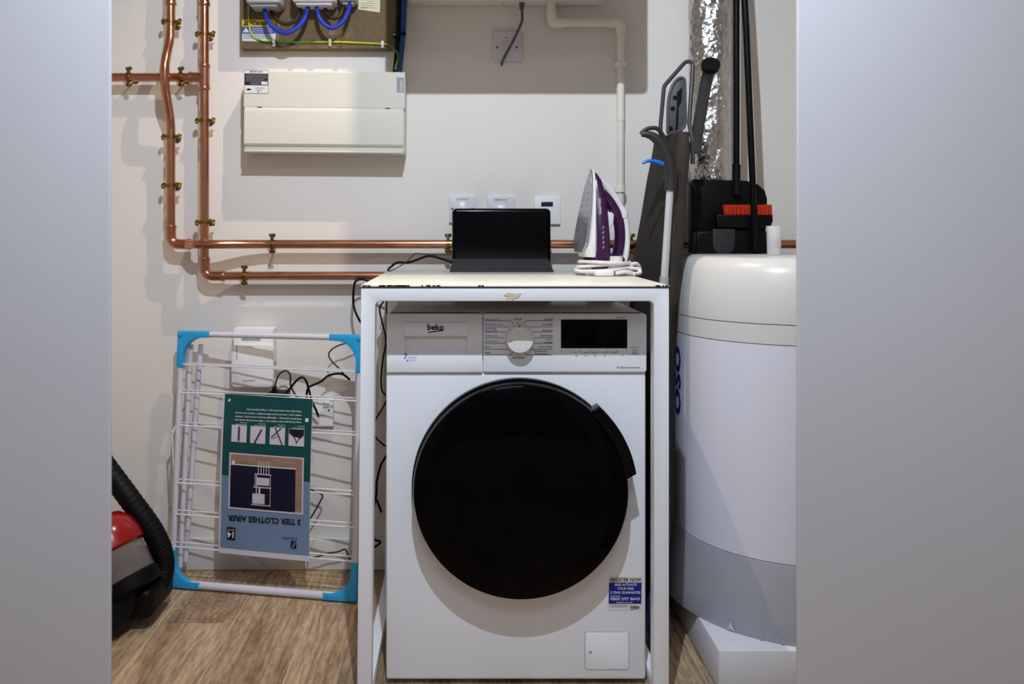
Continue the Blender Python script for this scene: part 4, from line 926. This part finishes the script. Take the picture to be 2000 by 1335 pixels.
b = NB(); lathe(b, [(TR-.004, zs2), (TR, zs2+.0015), (TR, zs1-.0012), (TR-.004, zs1)], 96, TM); obj('collar_band', b, M['tank_lid'], tk)
b = NB(); lathe(b, [(TR-.0035, zs3), (TR-.001, zs3+.0015), (TR-.001, zs2-.0012), (TR-.004, zs2)], 96, TM); tb_ = obj('body', b, M['tank_body'], tk)
b = NB(); lathe(b, [(TR+.032, PH+.0005), (TR+.033, PH+.004), (TR+.022, PH+.05), (TR+.008, zs3-.03), (TR, zs3-.0015), (TR-.004, zs3)], 96, TM); fm = obj('base_band', b, M['tank_film'], tk, label='grey film-wrapped base')
b = NB(); lathe(b, [(TR-.005, zs3-.003), (TR-.005, zs2+.003), (TR-.005, zs1+.003)], 64, TM, cap=False); obj('seam_core', b, M['charcoal'], tk)
def band_r(z): return TR+.033*(1-(z-PH)/(zs3-PH))
def film_flap(px, py, pts):
    b_ = NB(); c = W(px, py, 1.95)
    th = math.atan2(c.y-TCy, c.x-TCx)
    vs = []
    for da, z, o_ in pts:
        rr_ = band_r(z)+o_; vs.append((TCx+math.cos(th+da)*rr_, TCy+math.sin(th+da)*rr_, z))
    prism(b_, vs, (-.001, -.0012, 0)); return b_
for th0, sc_ in ((-1.64, .7), (-2.33, .55), (-1.95, .3), (-2.1, .22)):
    vs = []
    for da, z, o_ in ((-.06, PH+.003, .002), (-.035, PH+.018, .004), (-.02, PH+.016, .007), (0, PH+.042, .006), (.03, PH+.022, .004), (.07, PH+.003, .002)):
        z = PH+.003+(z-PH-.003)*sc_; rr_ = band_r(z)+o_; vs.append((TCx+math.cos(th0+da*sc_)*rr_, TCy+math.sin(th0+da*sc_)*rr_, z))
    b = NB(); prism(b, vs, (0, -.001, 0)); obj('torn_film', b, M['film_torn'], fm, smooth=0, label='torn edge of protective film')
# vertical OSO lettering wrapped round the body
th0 = math.atan2(2.10-TCy, -.26)
lz0 = pz(817, 2.15); b = NB()
def wrap(p):
    th = -3.07+(p.x)/TR
    return V((TCx+math.cos(th)*(TR+.0006), TCy+math.sin(th)*(TR+.0006), p.z))
text(b, 'OSO', (0, 0, lz0), .058, 'L', ex=(0, 0, 1), ey=(-1, 0, 0), wmax=pz(679, 2.15)-lz0, bold=.03, warp=wrap); obj('lettering', b, M['sticker_blue'], tb_, smooth=0, label='dark vertical lettering')
# clear measuring cup
cxp = W(1511.5, 500, 2.17); cb = Matrix.Translation((cxp.x, 2.17, ztop+.0012))
b = NB(); lathe(b, [(0, 0), (.0165, 0), (.0175, .003), (.0195, .073), (.0208, .076), (.0208, .0772), (.0185, .0772), (.0165, .004), (0, .003)], 32, cb, cap=False); tag(obj('measuring_cup', b, M['clear'], base=(cxp.x, 2.17, ztop)), 'small clear plastic measuring cup on top of the cylinder', 'cup')

# ------------------------------------------------------------------ foil duct
DY = 2.488; dxc = pxat(1386.5, DY); DR = .064
b = NB(); seg, nz = 56, 150; rings = []
for j in range(nz+1):
    z = 1.036+(2.3-1.036)*j/nz; r_ = []
    for k in range(seg):
        a = 2*PI*k/seg; p = V((math.cos(a)*3, math.sin(a)*3, z*18))
        d_ = .004*noise.noise(p)+.0025*abs(noise.noise(p*2.3))+.0012*noise.noise(p*5.)
        if abs(((a+1.25) % (2*PI))) < .12: d_ += .002
        rr_ = DR-.003+d_; r_.append(b.verts.new((dxc+rr_*math.cos(a), DY+rr_*math.sin(a)*.98, z)))
    rings.append(r_)
for A_, C_ in zip(rings, rings[1:]):
    for k in range(seg): b.faces.new((A_[k], A_[(k+1) % seg], C_[(k+1) % seg], C_[k]))
b.faces.new(rings[0][::-1]); b.faces.new(rings[-1])
tag(obj('foil_duct', b, M['foil'], base=(dxc, DY, 1.036), smooth=70), 'crinkled silver foil-wrapped duct rising in the right corner', 'duct')

# ------------------------------------------------------------------ long-handled dustpan and broom on the cylinder
QY = 2.36
def qx(p, Y=QY): return pxat(p, Y)
dp = thing('dustpan', 'black long-handled dustpan standing on top of the cylinder', 'dustpan', (qx(1420), QY, ztop))
zq = lambda py, Y=QY: pz(py, Y)
out = [(1349, 502), (1350, 356), (1356, 349.5), (1458, 352.5), (1480, 359), (1494, 371), (1499, 388), (1497, 440), (1489, 502)]
b = NB(); prism(b, [V((qx(x), QY, max(ztop+.001, zq(y)))) for x, y in out], (0, .03, 0), .003, 2); obj('pan', b, M['black_plastic'], dp)
b = NB(); prism(b, [V((qx(x), QY-.05, max(ztop+.001, zq(y)))) for x, y in ((1349, 503), (1352, 452), (1390, 449), (1440, 449), (1489, 452), (1489, 503))], (0, .052, 0), .006, 3); obj('hood', b, M['black_plastic'], dp)
fy_ = QY-.051; pts = [(1392, 447), (1435, 447), (1435, 478), (1431, 490), (1421, 497), (1405, 497), (1396, 490), (1392, 478)]
b = NB(); prism(b, [V((pxat(x, fy_), fy_-.002, pz(y, fy_))) for x, y in pts], (0, .004, 0), .001, 2); obj('tongue', b, M['charcoal'], dp)
b = NB(); tube(b, [V((qx(1436.5), QY-.008, zq(375))), V((qx(1436.5), QY-.008, 1.98))], .0094, 14); obj('handle', b, M['black_plastic'], dp)
b = NB(); tube(b, [V((qx(1436.5), QY-.008, zq(380))), V((qx(1436.5), QY-.008, zq(324)))], .0118, 14); lathe(b, [(.0122, 0), (.0122, .006)], 14, Matrix.Translation((qx(1436.5), QY-.008, zq(326)))); obj('handle_socket', b, M['black_rubber'], dp)
BYb = QY-.026
br = thing('broom', 'black long-handled broom with orange bristles clipped to the dustpan', 'broom', (qx(1470), BYb-.03, ztop))
hY = BYb-.036
b = NB(); tube(b, [V((pxat(1475, hY), hY, pz(490, hY))), V((pxat(1471, hY), hY, pz(380, hY))), V((pxat(1458.5, hY), hY+.004, pz(60, hY))), V((pxat(1449, hY), hY+.02, pz(-180, hY)))], .0092, 14); obj('handle', b, M['black_plastic'], br)
b = NB(); prism(b, [V((pxat(x, BYb), BYb-.026, pz(y, BYb))) for x, y in ((1394, 419), (1503, 419.5), (1503.5, 432), (1500, 441), (1488, 446), (1395, 444))], (0, .024, 0), .004, 3); obj('head', b, M['black_plastic'], br)
b = NB()
for i in range(24):
    x0 = 1414+(i//2)*7.7+(i % 2)*2.6
    for j in range(3):
        yy = BYb-.022+j*.008
        p0 = V((pxat(x0+rnd.random()*1, BYb), yy, pz(420, BYb))); p1 = V((pxat(x0-2.2+rnd.random()*.8, BYb), yy-.001, pz(399.5+rnd.random()*1.2, BYb)))
        tube(b, [p0, p1], .0026, 5, rf=lambda t: .0018+.001*t)
o = obj('bristles', b, M['orange'], br, label='orange bristles'); o['kind'] = 'stuff'

# ------------------------------------------------------------------ ironing board leaning between table and cylinder
ib = thing('ironing_board', 'dark brown covered ironing board standing folded between table and cylinder', 'ironing board', (.53, 2.3, 0))
near = [(.527, 2.155, .03), (.531, 2.15, .5), (.539, 2.147, .80), (.562, 2.147, .95), (.583, 2.147, 1.20), (.590, 2.155, 1.315)]
far = [(.500, 2.47, .03), (.503, 2.48, .5), (.508, 2.48, .8), (.516, 2.475, .95), (.556, 2.455, 1.20), (.578, 2.44, 1.335)]
nI = 18
def li(a, t):
    q = t*(len(a)-1); i = min(int(q), len(a)-2); f_ = q-i; return V(a[i]).lerp(V(a[i+1]), f_)
b = NB(); grid = []
for i in range(nI+1):
    t = i/nI; A_, C_ = li(near, t), li(far, t); nrm = (C_-A_).cross(V((0, 0, 1))).normalized()
    if nrm.x > 0: nrm = -nrm
    row = []
    for k in range(16):
        a = 2*PI*k/16; cc_, ss_ = math.cos(a), math.sin(a); q = (abs(cc_)**5+abs(ss_)**5)**(-.2)
        row.append(b.verts.new((A_+C_)/2+(C_-A_)/2*cc_*q+nrm*.013*ss_*q*(1+.12*math.sin(i*1.7+k))))
    grid.append(row)
for A_, C_ in zip(grid, grid[1:]):
    for k in range(16): b.faces.new((A_[k], A_[(k+1) % 16], C_[(k+1) % 16], C_[k]))
b.faces.new(grid[0][::-1]); b.faces.new(grid[-1]); obj('padded_board', b, M['board_cover'], ib, smooth=50)
b = NB(); tube(b, smooth_path([V(p)+V((-.008, -.001, 0)) for p in near], 6), .016, 12, rf=lambda t: .015+.002*math.sin(t*30)); obj('cover_hem', b, M['board_cover'], ib)
b = NB(); tube(b, fillet([W(1289.5, 300, 2.26), W(1290, 245, 2.26), W(1297, 168, 2.26), W(1340, 119, 2.24), W(1354, 122, 2.22), W(1346, 240, 2.20), W(1353, 275, 2.19), W(1353, 320, 2.19)], .025, 8), .0056, 12); obj('iron_rest', b, M['dark_metal'], ib, label='grey bent metal rest')
ry = 2.25
b = NB()
outl = [(1302, 262), (1304, 196), (1310, 172), (1319, 156), (1327, 150), (1334, 150), (1339, 156), (1341, 240), (1332, 256), (1318, 262)]
prism(b, [V((pxat(x, ry), ry, pz(y, ry))) for x, y in outl], (.004, .012, 0), .002, 2); tube(b, smooth_path([V((pxat(x, ry), ry-.001, pz(y, ry))) for x, y in ((1303.5, 258), (1305, 200), (1311, 173), (1320, 157), (1328, 152), (1334, 153), (1337, 160), (1338, 200), (1338, 240), (1331, 253), (1319, 259))], 5), .0042, 8); rp = obj('rest_plate', b, M['grey_plastic'], ib)
b = NB()
for px, py in ((1318.5, 191), (1314, 212), (1310, 251)): lathe(b, [(.0066, 0), (.0066, .001), (0, .0012)], 16, axis((pxat(px, ry), ry, pz(py, ry)), TO_CAM))
prism(b, [V((pxat(x, ry-.0008), ry-.0008, pz(y, ry))) for x, y in ((1322, 180), (1333, 170), (1331, 200), (1326, 208), (1324, 252), (1319, 258), (1322, 205))], (0, .001, 0)); obj('plate_hole', b, M['black_rubber'], rp)
b = NB(); tube(b, [W(1386, 130, 2.20), W(1378, 165, 2.235), W(1365, 240, 2.26), W(1356, 300, 2.27)], .0165, 14); obj('leg_tube', b, M['dark_metal'], ib)
b = NB(); lathe(b, [(.0135, .02), (.024, .012), (.0255, 0), (.0245, -.006), (0, -.008)], 12, axis(W(1388, 127, 2.19), (.1, .8, -.6))); obj('foot_cap', b, M['black_rubber'], ib)

# ------------------------------------------------------------------ spray mop
mo = thing('spray_mop', 'grey-handled spray mop with silver pole and blue trigger beside the table', 'mop', (.48, 2.10, 0))
m0, m1, m2 = V((.482, 2.08, .055)), W(1297, 549, 2.11), W(1309, 366, 2.12)
b = NB(); tube(b, [m0, m1, m2], .0094, 16); obj('pole', b, M['silver'], mo)
b = NB(); tube(b, [m1-(m2-m1).normalized()*.012, m1+(m2-m1).normalized()*.012], .0118, 16); obj('pole_collar', b, M['light_grey'], mo)
g = 2.12
b = NB(); tube(b, smooth_path([W(1253, 263, g), W(1262, 262, g), W(1276, 267, g), W(1290, 280, g), W(1302, 301, g), W(1309, 325, g), W(1311, 350, g), W(1309, 372, g)], 6), .012, 16, rf=lambda t: (.0062+.0105*min(1, t*1.8)*(1-.2*max(0, t-.7)/.3), .007+.008*min(1, t*1.8)), flat=(0, 0, 1)); gp = obj('grip', b, M['charcoal'], mo)
b = NB(); tube(b, smooth_path([W(1252, 262, g), W(1257, 255.5, g), W(1268, 250.5, g), W(1282, 250.5, g), W(1292, 260, g), W(1299, 274, g), W(1304, 292, g)], 6), .0055, 12); obj('grip_loop', b, M['charcoal'], gp)
b = NB(); lathe(b, [(.0032, 0), (.0032, .002)], 10, axis(W(1312, 296, g-.017), TO_CAM)); obj('screw', b, M['black_print'], gp)
b = NB(); tube(b, smooth_path([W(1305, 318, g), W(1296, 320, g), W(1284, 316, g), W(1270, 314, g), W(1262, 315, g), W(1255, 319, g)], 5), .005, 12, rf=lambda t: (.0072-.004*t, .007-.002*t), flat=(0, 0, 1)); obj('trigger', b, M['mop_blue'], mo, label='blue plastic trigger')
b = NB(); box(b, (.4865, 2.03, .012), (.495, 2.11, .125), .003, 2); hd = obj('head_plate', b, M['charcoal'], mo)
b = NB(); tb = bmesh.new(); bmesh.ops.create_grid(tb, x_segments=30, y_segments=16, size=.5)
for q in tb.verts:
    yv, zv = q.co.x, q.co.y
    q.co = V((.4825-.010*(1-(2*yv)**8)*(1-(2*zv)**6)-.002*noise.noise(V((yv*40, zv*30, 0))), 2.025+.086*(yv+.5), .004+.128*(zv+.5)))
merge(b, tb); box(b, (.483, 2.022, .003), (.487, 2.112, .134), .0015); obj('microfibre_pad', b, M['mop_pad'], mo, label='blue microfibre pad')
b = NB(); tube(b, [m0, V((.490, 2.08, .07))], .008, 10); obj('joint', b, M['charcoal'], mo)
